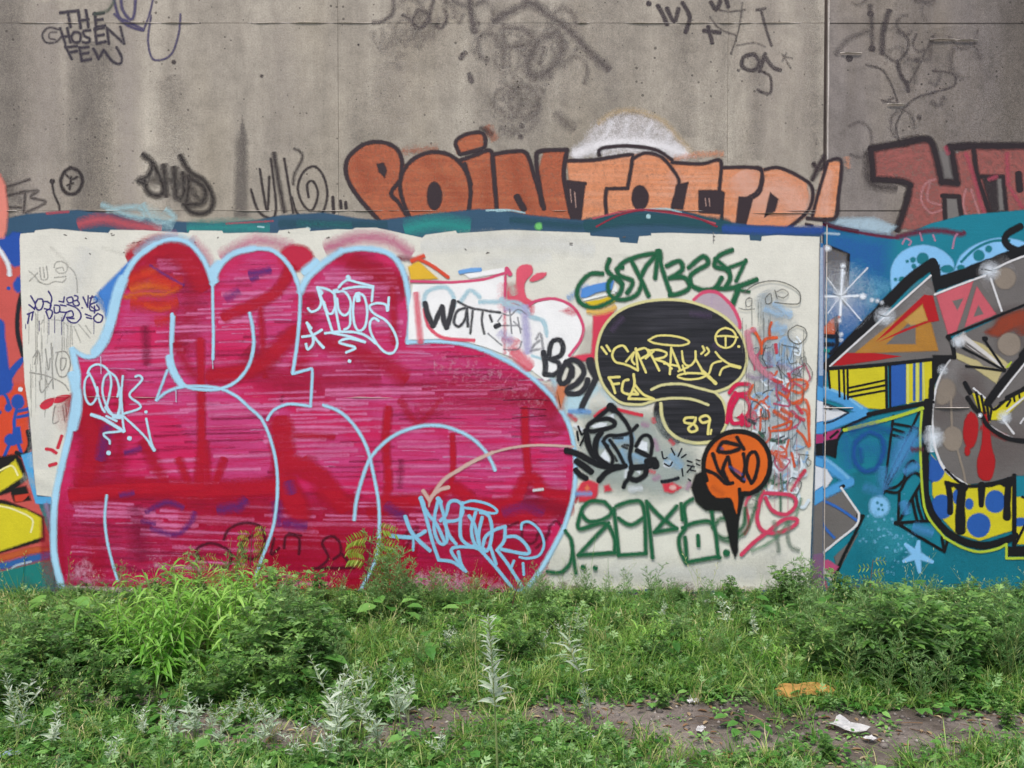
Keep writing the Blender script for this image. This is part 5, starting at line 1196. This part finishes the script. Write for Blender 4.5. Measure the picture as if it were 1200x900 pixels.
def proto_silver(H=0.5, single=False):
    st, lf = Leaves(), Leaves()
    for k in range(1 if single else 3):
        P = stem_path(H * (1 if single else random.uniform(.7, 1.05)), .06 if single else random.uniform(.15, .5), bow=.05)
        st.tube(P, .004, .0015, .7, 5)
        az = random.uniform(0, 6)
        nl = 60 if single else 20
        for i in range(nl):
            random.random()
            t = (.42 if single else .35) + (.58 if single else .65) * i / nl
            az += 2.4
            clump = (1.25 if .45 < t < .6 else .6 if t < .72 else .8) if single else 1.0 + .5 * math.sin(t * 19)
            L = (.055 * clump + .02) * random.uniform(.8, 1.2) * (1.25 - .6 * t)
            lf.leaf(along(P, t), spray(az, random.uniform(.2, 1.0)), L, L * (.15 if single else .18), random.uniform(.7, 1) if single else random.uniform(.3, .95), random.uniform(0, .4), .15, random.uniform(-1.2, 1.2))
            if i % 2: lf.leaf(along(P, t), spray(az + 1, random.uniform(.3, 1.1)), L * .8, L * .16, random.uniform(.4, 1), .1, .15, random.uniform(-1.2, 1.2))
    return st.mesh('stem', M_STEM), lf.mesh('foliage', M_SIL)
def proto_broad(H=0.14):
    st, lf = Leaves(), Leaves()
    az = random.uniform(0, 6)
    for i in range(random.randint(9, 14)):
        az += 2.4
        d = spray(az, random.uniform(.25, 1.1)); pl = H * random.uniform(.35, .9)
        b = Vector((0, 0, 0)); e = b + d * pl
        st.tube([b, b + d * pl * .5 + Vector((0, 0, .01)), e], .0016, .0012, .5, 3)
        L = H * random.uniform(.35, .62)
        lf.leaf(e, spray(az + random.uniform(-.5, .5), random.uniform(-.2, .35)), L, L * random.uniform(.55, .85), random.uniform(.2, .9), .25, .1, random.uniform(-.4, .4))
    return st.mesh('stem', M_STEM), lf.mesh('foliage', M_BRD)

def weed(name, meshes, loc, rz, sc, label, group=None, cat='weed', hs=1.0):
    r = empty(name, loc)
    r.rotation_euler = (0, 0, rz)
    r.scale = (sc, sc, sc * hs)
    tag(r, label, cat, group)
    part('stem', meshes[0], r, False)
    part('foliage', meshes[1], r)
    return r

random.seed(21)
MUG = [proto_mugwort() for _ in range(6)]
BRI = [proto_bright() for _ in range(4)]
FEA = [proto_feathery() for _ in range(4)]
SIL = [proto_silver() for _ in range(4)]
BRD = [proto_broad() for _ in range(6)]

PXM = lambda py: F * math.cos(math.atan2(py - 450, F)) / (on_ground(600, py) - cam.location).length   # pixels per metre at a ground row
LAB = dict(mug=('mugwort', MUG, 'green mugwort weed with lobed leaves in the weedy strip before the wall', 'mugwort weeds along the wall'),
           bri=('leafy_shrub', BRI, 'bright green shoot cluster with long narrow drooping leaves in the bush at left', 'bright narrow-leaved shoots of the left bush'),
           fea=('feathery_weed', FEA, 'soft feathery green weed with thread-like leaves before the wall', 'feathery weeds before the wall'),
           sil=('silver_weed', SIL, 'low pale silvery weed with upright narrow leaves in the foreground strip', 'silvery weeds in the foreground'),
           brd=('broadleaf_weed', BRD, 'low weed with rounded green leaves on the near ground', 'low broad-leaved weeds'))
MARKS = ((40, 'left edge of the old mural'), (85, 'outer blue outline at left'), (135, 'short inner blue line'), (190, 'first red letter'), (240, 'purple smudged curve'),
         (290, 'reddish twiggy weed'), (330, 'middle pale blue outline'), (380, 'dark red scribble'), (430, 'yellow-green sapling'), (480, 'tall feathery weed'), (530, 'sky blue star'),
         (580, 'sky blue tag'), (630, 'pointed tip of the red letters'), (680, 'two green dots'), (730, 'green letter Z'), (780, 'green letter X'), (830, 'green boxy letter'), (870, 'orange bubble tail'),
         (920, 'pink looped tag'), (965, 'lower right cream corner'), (1010, 'vertical wall joint'), (1060, 'pale spray dots'), (1110, 'blue starfish'), (1160, 'dotted yellow disc'), (9999, 'right end of the mural'))
KINDS = dict(mug='lobed-leaf mugwort', bri='bright narrow-leaved shoots', fea='feathery green weed', sil='silvery weed', brd='round-leaved weed')
def auto_label(kind, px, py, h):
    size = ('small', 'mid-sized', 'large')[(h > 30) + (h > 64)]
    row = 'at the wall foot' if py < 731 else 'midway to the wall' if py < 776 else 'fronting the weedy strip' if py < 822 else 'by the bare path' if py < 866 else 'on the near ground'
    return f"{size} {KINDS[kind]} {row}, below the {next(t for x, t in MARKS if px < x)}"
def put(kind, px, py, hpx, cat='weed', label=None, name=None, lone=False, hs=1.0):
    """a weed rooted where the photo shows it; hpx = its height in the photo"""
    nm, protos, lab, grp = LAB[kind]
    g = on_ground(px, py)
    y = min(g.y, -0.07)
    base_h = 0.14 if kind == 'brd' else 0.5
    sc = hpx / PXM(py) / base_h
    if not label: lab = auto_label(kind, px, py, hpx)
    return weed(name or nm, random.choice(protos), (g.x, y, gz(g.x, y) - .005), random.uniform(0, 6.28), sc, label or lab, None if lone else grp, cat, hs)

# left bush: bright narrow leaves at its heart, mugwort round it
for px, py, h in ((150, 795, 100), (190, 812, 120), (215, 800, 125), (165, 760, 90), (240, 770, 105), (265, 790, 105), (200, 770, 110), (130, 780, 80), (230, 740, 75), (280, 750, 85),
                  (300, 770, 95), (180, 735, 62), (320, 745, 75), (255, 728, 66)):
    put('bri', px + random.uniform(-8, 8), py, h)
for px, py, h in ((300, 800, 100), (330, 800, 105), (350, 780, 100), (375, 800, 90), (310, 750, 85), (340, 740, 70), (290, 720, 50), (60, 800, 75), (95, 790, 80), (30, 780, 70), (110, 815, 70), (75, 770, 55), (20, 810, 75),
                  (390, 770, 70), (330, 825, 75), (280, 825, 75), (240, 830, 60), (150, 830, 60), (45, 830, 70), (100, 840, 50), (365, 745, 62), (215, 715, 40), (250, 712, 45), (5, 830, 70)):
    put('mug', px + random.uniform(-10, 10), py, h)
for px, py, h in ((345, 790, 95), (395, 800, 70), (40, 790, 70), (15, 770, 60), (320, 780, 85), (80, 820, 60)):
    put('fea', px, py, h)
# right bush
for i in range(44):
    px = random.uniform(940, 1215); py = random.choice((712, 735, 760, 782, 800))
    py += random.uniform(-8, 8)
    top = 690 if px > 985 else 706
    h = max(34, py - top - random.uniform(-6, 30))
    put('mug' if random.random() < .66 else 'fea', px, min(py, 812), h)
for px, py, h in ((920, 712, 55), (945, 716, 66), (960, 724, 62), (935, 740, 62), (975, 800, 85), (1000, 812, 85), (1040, 822, 80), (1080, 826, 75), (1110, 816, 85), (950, 770, 80), (1005, 770, 85)):
    put('fea', px, py, h)
# along the foot of the wall and over the middle of the strip
for i in range(60):
    px = random.uniform(-30, 1225)
    if 900 < px: continue
    py = 704 + random.random() ** 1.6 * 22
    put(random.choice(('mug', 'fea', 'mug')), px, py, random.uniform(9, 24) if not 400 < px < 500 else random.uniform(18, 34))
for i in range(85):
    px = random.uniform(-20, 1220); py = random.uniform(722, 815)
    hole = noise.noise(Vector((px * .012, py * .02, 4)))
    if hole < -.18 or (py > 800 and px > 640): continue
    put(random.choice(('mug', 'fea', 'mug', 'brd')), px, py, random.uniform(20, 46) if 380 < px < 930 else random.uniform(34, 62))
for i in range(46):
    px = random.uniform(500, 935); py = random.uniform(712, 790)
    put(random.choice(('mug', 'fea', 'mug', 'bri')) if i % 5 else 'sil', px, py, random.uniform(20, 34 if py < 730 else 50))
for i in range(16):
    put('fea', random.uniform(420, 930), random.uniform(705, 716), random.uniform(22, 44), hs=1.2)
random.seed(77)
# silver ones and low broad leaves in front
for px, py, h in ((220, 858, 40), (242, 862, 44), (205, 872, 60), (230, 866, 62), (250, 880, 52), (395, 865, 90), (405, 880, 85), (430, 860, 72), (460, 862, 76), (480, 850, 62), (445, 880, 66), (10, 850, 60), (20, 880, 70), (320, 870, 56),
                  (300, 885, 60), (520, 890, 40), (350, 900, 50), (60, 880, 55), (170, 868, 40), (690, 840, 40), (280, 845, 40), (380, 905, 70), (130, 905, 40)):
    o = put('sil', px, py, h * 1.15)
    o.rotation_euler.x = random.uniform(-.22, .22); o.rotation_euler.y = random.uniform(-.25, .25)
for i in range(125):
    px = random.uniform(-40, 1240); py = random.uniform(826, 935)
    hole = noise.noise(Vector((px * .012, py * .02, 9)))
    if py < 880 and px > 600 and hole < .1: continue
    if py < 870 and px < 600 and hole < -.15: continue
    if py < 884 and any(abs(px - a) < 34 for a in (583, 690, 821, 993, 1021, 943)): continue
    put('brd' if random.random() < .75 else 'mug', px, py, random.uniform(18, 34))

for px, py, h, k in ((150, 712, 44, 'fea'), (185, 716, 52, 'mug'), (212, 716, 56, 'bri'), (238, 714, 58, 'fea'), (272, 714, 66, 'fea'), (310, 714, 54, 'mug'), (335, 712, 44, 'fea'), (372, 712, 40, 'mug'), (398, 712, 34, 'fea'),
                     (442, 714, 62, 'fea'), (486, 714, 40, 'mug'), (508, 712, 34, 'fea'), (905, 712, 36, 'fea'), (948, 712, 54, 'fea'), (990, 714, 50, 'mug'), (1036, 714, 36, 'fea'), (1062, 714, 32, 'mug'), (1090, 714, 36, 'fea'),
                     (1130, 714, 38, 'mug'), (1165, 714, 40, 'fea'), (1192, 714, 38, 'mug'), (735, 708, 36, 'fea'), (690, 708, 28, 'fea'), (790, 708, 30, 'fea'), (858, 708, 32, 'mug'), (640, 708, 28, 'fea'), (26, 708, 24, 'fea'), (70, 708, 22, 'mug')):
    put(k, px, py, h, hs=1.15)
# tell apart neighbours that would share a label
by = {}
for o in C.objects:
    if o.get('group'): by.setdefault(o['label'], []).append(o)
for lab, os_ in by.items():
    if len(os_) < 2: continue
    os_.sort(key=lambda o: o.location.x)
    names = {2: ('left-hand', 'right-hand'), 3: ('leftmost', 'middle', 'rightmost')}.get(len(os_))
    if not names: names = ('leftmost', 'second', 'third', 'fourth', 'fifth', 'sixth', 'seventh', 'eighth')[:len(os_) - 1] + ('rightmost',)
    for o, nm in zip(os_, names): o['label'] = f'{nm} {lab}'

# the ones that stand out
g = on_ground(583, 905)
weed('silver_weed', proto_silver(single=True), (g.x, g.y, gz(g.x, g.y)), .6, 164 / PXM(905) / .5, 'tall single silvery-white stem with clustered narrow leaves standing alone in the centre foreground')
g = on_ground(680, 842)
weed('silver_weed', proto_bright(), (g.x, g.y, gz(g.x, g.y)), 2.0, .14, 'small pale green sprig with narrow leaves right of the tall silvery stem')
st, lf = Leaves(), Leaves()
P = [Vector((0, 0, 0)), Vector((-.02, 0, .12)), Vector((-.05, 0, .22)), Vector((-.085, 0, .29)), Vector((-.10, 0, .36))]
st.tube(P, .003, .0015, .7, 5)
for i in range(24):
    t = .5 + .5 * i / 24
    lf.leaf(along(P, t), spray(i * 2.4, random.uniform(.3, .9)), random.uniform(.05, .1), .011, random.uniform(.5, 1), .2, .2, random.uniform(-.8, .8))
g = on_ground(695, 850)
weed('willowy_weed', (st.mesh('stem', M_STEM), lf.mesh('foliage', M_SIL)), (g.x, g.y, gz(g.x, g.y)), 0, 1.0, 'leaning pale green weed with a leafy tip right of the tall silvery stem')
put('fea', 462, 720, 100, label='tall dense feathery weed standing against the bottom of the bubble letters', lone=True)
for px_, py_, h_ in ((450, 716, 84), (470, 718, 80), (478, 722, 64), (440, 722, 60)):
    put('fea', px_, py_, h_, lone=True, label=f"feathery weed, {('nearest left of', 'nearest right of', 'second right of', 'second left of')[(450, 470, 478, 440).index(px_)]} the tallest one by the bubble letters")
put('mug', 928, 712, 60, label='leaning mugwort reaching over the lower right corner of the cream panel', lone=True)
put('fea', 540, 715, 46, label='small feathery weed below the sky blue tag', lone=True)
def sapling(px, py, hpx, label, nleaf=6, lean=0.0, pair=7, LL=.12, mat=None):
    g = on_ground(px, py); y = min(g.y, -.05)
    H = hpx / PXM(py)
    st, lf = Leaves(), Leaves()
    P = [Vector((lean * H * t * t, -.02 * t, H * t)) for t in (0, .25, .5, .75, 1)]
    st.tube(P, .004, .002, .4, 5)
    for i in range(nleaf):
        t = .45 + .55 * (i + .5) / nleaf
        b = along(P, t); sg = -1 if i % 2 else 1
        d = Vector((sg * random.uniform(.7, 1), random.uniform(-.4, .1), random.uniform(.1, .7))).normalized()
        Q = [b + d * LL * q - Vector((0, 0, .45 * LL * q * q)) for q in (0, .33, .66, 1)]
        st.tube(Q, .0014, .0008, .6, 3)
        for k in range(pair):
            c_ = along(Q, .2 + .8 * k / pair)
            for s2 in (-1, 1):
                dd = (d * .5 + Vector((0, 0, s2 * .9)) + Vector((0, random.uniform(-.3, .1), 0)))
                lf.leaf(c_, dd, LL * .34, LL * .085, random.uniform(.3, 1), .1, .15, random.choice((-1, 1)) * random.uniform(.7, 1.4))
    weed('sapling', (st.mesh('stem', M_STEMR), lf.mesh('foliage', mat or M_YEL)), (g.x, y, gz(g.x, y)), 0, 1, label, cat='sapling')
sapling(428, 714, 96, 'young sapling with yellow-green leaflets in rows against the dark red scribble', 7, .12, 8, .15)
sapling(293, 706, 84, 'thin upright sprig with tiny leaflets against the lower part of the bubble letters', 11, .05, 5, .095, M_YEL)
sapling(262, 712, 62, 'reddish twiggy weed among the left bush in front of the bubble letters', 7, -.35, 4, .08, M_YEL)
sapling(345, 716, 46, 'small leafy sprig at the right edge of the left bush by the wall', 6, .2, 4, .08)
sapling(1018, 716, 60, 'young yellow-green weed sprouting against the teal mural near the joint', 5, .05, 3, .09)
sapling(600, 712, 40, 'thin pale sprig against the bottom tip of the bubble letters', 5, .3, 3, .06)

# ------------------------------------------------------------------ ground cover, grass, dead leaves, pebbles
rng = np.random.default_rng(5)
def batch(name, protoV, protoF, protoA, n, sampler, mat, smin, smax, shj=0.2, tilt=0.0):
    """n small copies of a clump joined into one mesh"""
    pv = np.array([tuple(v) for v in protoV]); pa = np.array(protoA)
    pos = sampler(n); n = len(pos)
    a = rng.uniform(0, math.tau, n); s = rng.uniform(smin, smax, n)
    ca, sa = np.cos(a) * s, np.sin(a) * s
    X = pv[None, :, 0] * ca[:, None] - pv[None, :, 1] * sa[:, None]
    Y = pv[None, :, 0] * sa[:, None] + pv[None, :, 1] * ca[:, None]
    Z = pv[None, :, 2] * s[:, None] * rng.uniform(.75, 1.25, n)[:, None]
    if tilt:
        tx = rng.normal(0, tilt, n); ty = rng.normal(0, tilt, n)
        X = X + Z * tx[:, None]; Y = Y + Z * ty[:, None]
    V = np.stack([X + pos[:, 0:1], np.minimum(Y + pos[:, 1:2], -0.012), Z + pos[:, 2:3]], -1).reshape(-1, 3)
    A = np.clip(pa[None, :] + rng.normal(0, shj, n)[:, None], 0, 1).reshape(-1)
    ls = np.array([len(f) for f in protoF]); fl = np.concatenate([np.array(f) for f in protoF])
    k = len(pv)
    loops = (fl[None, :] + (np.arange(n) * k)[:, None]).reshape(-1)
    cnt = np.tile(ls, n); start = np.concatenate([[0], np.cumsum(cnt)[:-1]])
    me = bpy.data.meshes.new(name)
    me.vertices.add(len(V)); me.vertices.foreach_set('co', V.reshape(-1).astype(np.float32))
    me.loops.add(len(loops)); me.loops.foreach_set('vertex_index', loops.astype(np.int32))
    me.polygons.add(len(cnt)); me.polygons.foreach_set('loop_start', start.astype(np.int32)); me.polygons.foreach_set('loop_total', cnt.astype(np.int32))
    me.update(calc_edges=True)
    at = me.attributes.new('shade', 'FLOAT', 'POINT'); at.data.foreach_set('value', A.astype(np.float32))
    me.materials.append(mat)
    o = bpy.data.objects.new(name, me); C.objects.link(o)
    o['kind'] = 'stuff'
    return o
def cover(x, y):
    """how green the ground is: 0 on the bare patches of the little path"""
    d = CAM_D + y
    v = .62 + .75 * noise.noise(Vector((x * 1.5, y * 2.6, 1.3))) + .35 * noise.noise(Vector((x * 5, y * 7, 2.2)))
    path = math.exp(-((d - 4.0 + .05 * x) / .24) ** 2)
    side = .8 if x > .2 else .34
    side *= .55 + .9 * max(0, noise.noise(Vector((x * 1.1, 3.3, 8))) + .35)
    return v - path * .85 * side + (.3 if d > 4.55 else 0)
def sampler(y0, y1, lim, xw=1.0):
    def f(n):
        out = []
        tries = 0
        while len(out) < n and tries < n * 8:
            tries += 1
            y = random.uniform(y0, y1); half = (CAM_D + y) * .58 * xw + .3
            x = random.uniform(-half, half)
            if cover(x, y) > lim + random.uniform(-.12, .25): out.append((x, y, gz(x, y)))
        return np.array(out)
    return f
random.seed(33)
def clump(nl, L, Wk, el0, el1, pet=.03):
    b = Leaves()
    for i in range(nl):
        az = i * 2.4 + random.uniform(-.3, .3); d = spray(az, random.uniform(el0, el1))
        b.leaf(d * pet * random.uniform(.3, 1.2), spray(az, random.uniform(-.1, .5)), L * random.uniform(.6, 1.2), L * Wk * random.uniform(.8, 1.2), random.uniform(.15, .85), .3, .12, random.uniform(-.4, .4))
    return b
def grass(nb, H):
    b = Leaves()
    for i in range(nb):
        az = random.uniform(0, 6.28); h = H * random.uniform(.5, 1.2); d = spray(az, random.uniform(.7, 1.45)); s = spray(az + 1.57, 0)
        o_ = Vector((random.uniform(-.02, .02), random.uniform(-.02, .02), 0)); k = len(b.V); w_ = .0028
        sh = random.uniform(.2, .9)
        m_ = o_ + d * h * .55; t_ = o_ + d * h - Vector((0, 0, h * .25)) + spray(az, 0) * h * .2
        b.V += [o_ - s * w_ / 2, o_ + s * w_ / 2, m_ + s * w_ * .45, m_ - s * w_ * .45, t_]; b.A += [sh] * 5
        b.F += [(k, k + 1, k + 2, k + 3), (k + 3, k + 2, k + 4)]
    return b
for k in range(4):
    b = clump(8, .034, .5, .3, 1.2)
    batch('ground_cover', b.V, b.F, b.A, 1500, sampler(-3.1, -.03, .30), M_BRD, .6, 1.5, .18)
for k in range(3):
    b = clump(9, .05, .22, .5, 1.3, .04)
    batch('ground_cover', b.V, b.F, b.A, 1300, sampler(-2.2, -.03, .35), M_MUG, .6, 1.4, .2)
b = Leaves()
for i in range(10): b.lobed(Vector((0, 0, .005 * i)), spray(i * 2.4, random.uniform(.1, 1)), random.uniform(.03, .06), random.uniform(.2, .8))
batch('ground_cover', b.V, b.F, b.A, 2200, sampler(-2.9, -.03, .32), M_FEA, .6, 1.4, .2)
b = clump(7, .03, .5, .3, 1.2)
batch('ground_cover', b.V, b.F, b.A, 800, sampler(-3.1, -1.2, -.5), M_BRD, .4, 1.2, .2)
for k in range(3):
    b = grass(12, .09)
    batch('grass', b.V, b.F, b.A, 1500, sampler(-3.1, -.02, .18), M_GRS, .6, 1.5, .18, .25)
b = grass(14, .15)
batch('grass', b.V, b.F, b.A, 900, sampler(-1.9, -.9, .30), M_GRS, .7, 1.3, .15, .3)
b = Leaves()
b.leaf(Vector((0, 0, .003)), Vector((1, 0, .15)), .04, .016, .5, .1, .25)
batch('dead_leaves', b.V, b.F, b.A, 2600, sampler(-3.1, -.02, -1.2), M_DRY, .4, 1.2, .3)
m = NT('pebble')
n1 = m.n("ObjectInfo"); at = m.n("Attribute", attribute_name='shade')
m.l(m.ramp(at.outputs["Fac"], [(0, lin('#4c4540')), (.5, lin('#7a716a')), (1, lin('#b0a8a0'))]), m.b.inputs["Base Color"])
m.b.inputs["Roughness"].default_value = .9
pv = [Vector((.01, 0, .001)), Vector((.003, .009, .002)), Vector((-.008, .005, .0)), Vector((-.007, -.006, .002)), Vector((.004, -.008, 0)), Vector((.001, .001, .007)), Vector((0, 0, -.004))]
pf = [(i, (i + 1) % 5, 5) for i in range(5)] + [((i + 1) % 5, i, 6) for i in range(5)]
batch('pebbles', pv, pf, [.5] * 7, 5200, sampler(-3.1, -.3, -1.5), m.m, .15, 1.2, .3)
batch('clods', pv, pf, [.25] * 7, 900, sampler(-3.1, -.3, -1.5), m.m, .8, 2.4, .2)
b = Leaves()
for i in range(3):
    d = spray(random.uniform(0, 6.28), random.uniform(1.0, 1.45)); h = random.uniform(.18, .34); q_ = Vector((random.uniform(-.1, .1), random.uniform(-.1, .1), 0))
    b.tube([q_, q_ + d * h * .5, q_ + d * h + Vector((.02, 0, -.01))], .0016, .0008, .75, 3)
    for k in range(5):
        c_ = q_ + d * h * (.7 + .07 * k); b.diamond(c_, d + spray(k * 2.4, .2), Vector((0, 1, 0)), .022, .005, .9)
batch('dry_stalks', b.V, b.F, b.A, 260, sampler(-2.4, -.05, .2), M_GRS, .5, 1.2, .1, .15)
b = Leaves()
b.tube([Vector((-.04, 0, .004)), Vector((0, .006, .008)), Vector((.045, -.004, .004))], .0014, .0008, .5, 3)
batch('twigs', b.V, b.F, b.A, 900, sampler(-3.1, -.02, -1.2), M_DRY, .4, 1.6, .3)

# ------------------------------------------------------------------ litter
def plain(name, col, rough=.8, rel=30):
    m = NT(name)
    n_ = m.noise(m.pos(), rel, 4, .65)
    m.l(m.mix(.7, lin(col), m.ramp(n_, [(.3, g1(.65)), (.5, g1(1)), (.7, g1(1.15))]), 'MULTIPLY'), m.b.inputs["Base Color"])
    m.b.inputs["Roughness"].default_value = rough
    m.bump(n_, .3, .004)
    return m.m
M_PAPER = plain('litter_paper', '#ebe9e6', .7, 18)
M_BLUEW = plain('pale_plastic', '#b9cfe0', .4, 10)
M_WOOD = plain('weathered_wood', '#ad8342', .85, 26)
M_ORG = plain('orange_rind', '#b0623a', .7, 40)
def scrap(px, py, wpx, dpx, label, seed, mat=None, crumple=.14, name='paper_scrap', up=.02):
    """a crumpled sheet with folded corners"""
    g = on_ground(px, py); W = wpx / PXM(py); D = W * dpx
    n = 7
    bm = bmesh.new()
    grid = []
    for j in range(n):
        row = []
        for i in range(n):
            u, v = i / (n - 1) - .5, j / (n - 1) - .5
            k = 1 + .25 * noise.noise(Vector((u * 3 + seed, v * 3, seed)))
            z = crumple * W * (noise.noise(Vector((u * 2.6 + seed, v * 2.6, 1))) + .5 * abs(noise.noise(Vector((u * 6, v * 6 + seed, 2))))) + up
            z += max(0, abs(u) + abs(v) - .75) * W * .15
            row.append(bm.verts.new((u * W * k, v * D * k, z)))
        grid.append(row)
    for j in range(n - 1):
        for i in range(n - 1):
            a, b_, c_, d_ = grid[j][i], grid[j][i + 1], grid[j + 1][i + 1], grid[j + 1][i]
            if (i + j) % 2: bm.faces.new((a, b_, c_)); bm.faces.new((a, c_, d_))
            else: bm.faces.new((a, b_, d_)); bm.faces.new((b_, c_, d_))
    bmesh.ops.solidify(bm, geom=list(bm.faces), thickness=.0012)
    me = bpy.data.meshes.new(name); bm.to_mesh(me); bm.free(); me.materials.append(mat or M_PAPER)
    o = bpy.data.objects.new(name, me); C.objects.link(o)
    o.location = (g.x, g.y, gz(g.x, g.y)); o.rotation_euler.z = seed * 1.7
    tag(o, label, 'litter')
    return o
scrap(993, 852, 36, .75, 'largest crumpled white paper scrap on the bare earth at right', 1.3, crumple=.13)
scrap(1021, 866, 12, .9, 'small folded white paper bit just right of the largest paper scrap', 2.1)
scrap(691, 864, 15, .6, 'small white paper scrap on the bare patch right of the tall silvery stem', 3.2)
scrap(821, 858, 15, .5, 'flat white paper scrap on bare earth between the two bare patches', 4.4, crumple=.15)
scrap(812, 827, 10, .8, 'tiny crumpled white litter in the grass left of the wooden chunk', 5.2, crumple=.5)
scrap(792, 738, 8, 1, 'tiny white litter in the weeds below the green letters', 6.1, crumple=.5, up=.05)
scrap(829, 713, 9, .8, 'white scrap caught in the weeds at the foot of the cream panel', 7.7, crumple=.5, up=.06)
scrap(821, 757, 12, .5, 'thin white litter strip in the weeds below the orange bubble', 8.5, up=.04)
scrap(2, 888, 34, .35, 'pale blue and white plastic scrap at the lower left corner', 9.3, M_BLUEW, .12)
scrap(152, 710, 12, .5, 'pale yellow litter scrap in the weeds left of the bush', 11.2, plain('yellow_litter', '#c2b04c'), .2, up=.05)
scrap(850, 884, 11, .8, 'small brown-orange rind on the near ground', 12.4, M_ORG, .5, 'rind')
# weathered chunk of wood
g = on_ground(943, 818)
bm = bmesh.new()
Lw = 62 / PXM(818); nseg = 14
prev = None
rows = []
for i in range(nseg + 1):
    t = i / nseg; x = (t - .5) * Lw
    ring = []
    endk = min(1, .45 + 4 * min(t, 1 - t))
    for j in range(10):
        a = math.tau * j / 10
        r = .034 * endk * (1 + .3 * noise.noise(Vector((t * 6, math.cos(a) * 1.5, math.sin(a) * 1.5))))
        ring.append(bm.verts.new((x + .012 * noise.noise(Vector((j * 3.1, t * 9, 2))), r * 1.7 * math.cos(a), r * math.sin(a) * .95 + .02)))
    rows.append(ring)
for i in range(nseg):
    for j in range(10): bm.faces.new((rows[i][j], rows[i + 1][j], rows[i + 1][(j + 1) % 10], rows[i][(j + 1) % 10]))
bm.faces.new(rows[0]); bm.faces.new(rows[-1][::-1])
bmesh.ops.recalc_face_normals(bm, faces=bm.faces)
me = bpy.data.meshes.new('wood_chunk'); bm.to_mesh(me); bm.free(); me.materials.append(M_WOOD)
o = bpy.data.objects.new('wood_chunk', me); C.objects.link(o); o.location = (g.x, g.y, gz(g.x, g.y)); o.rotation_euler.z = .08
tag(o, 'weathered orange-brown chunk of wood lying in the weeds in front of the right bush', 'wood')
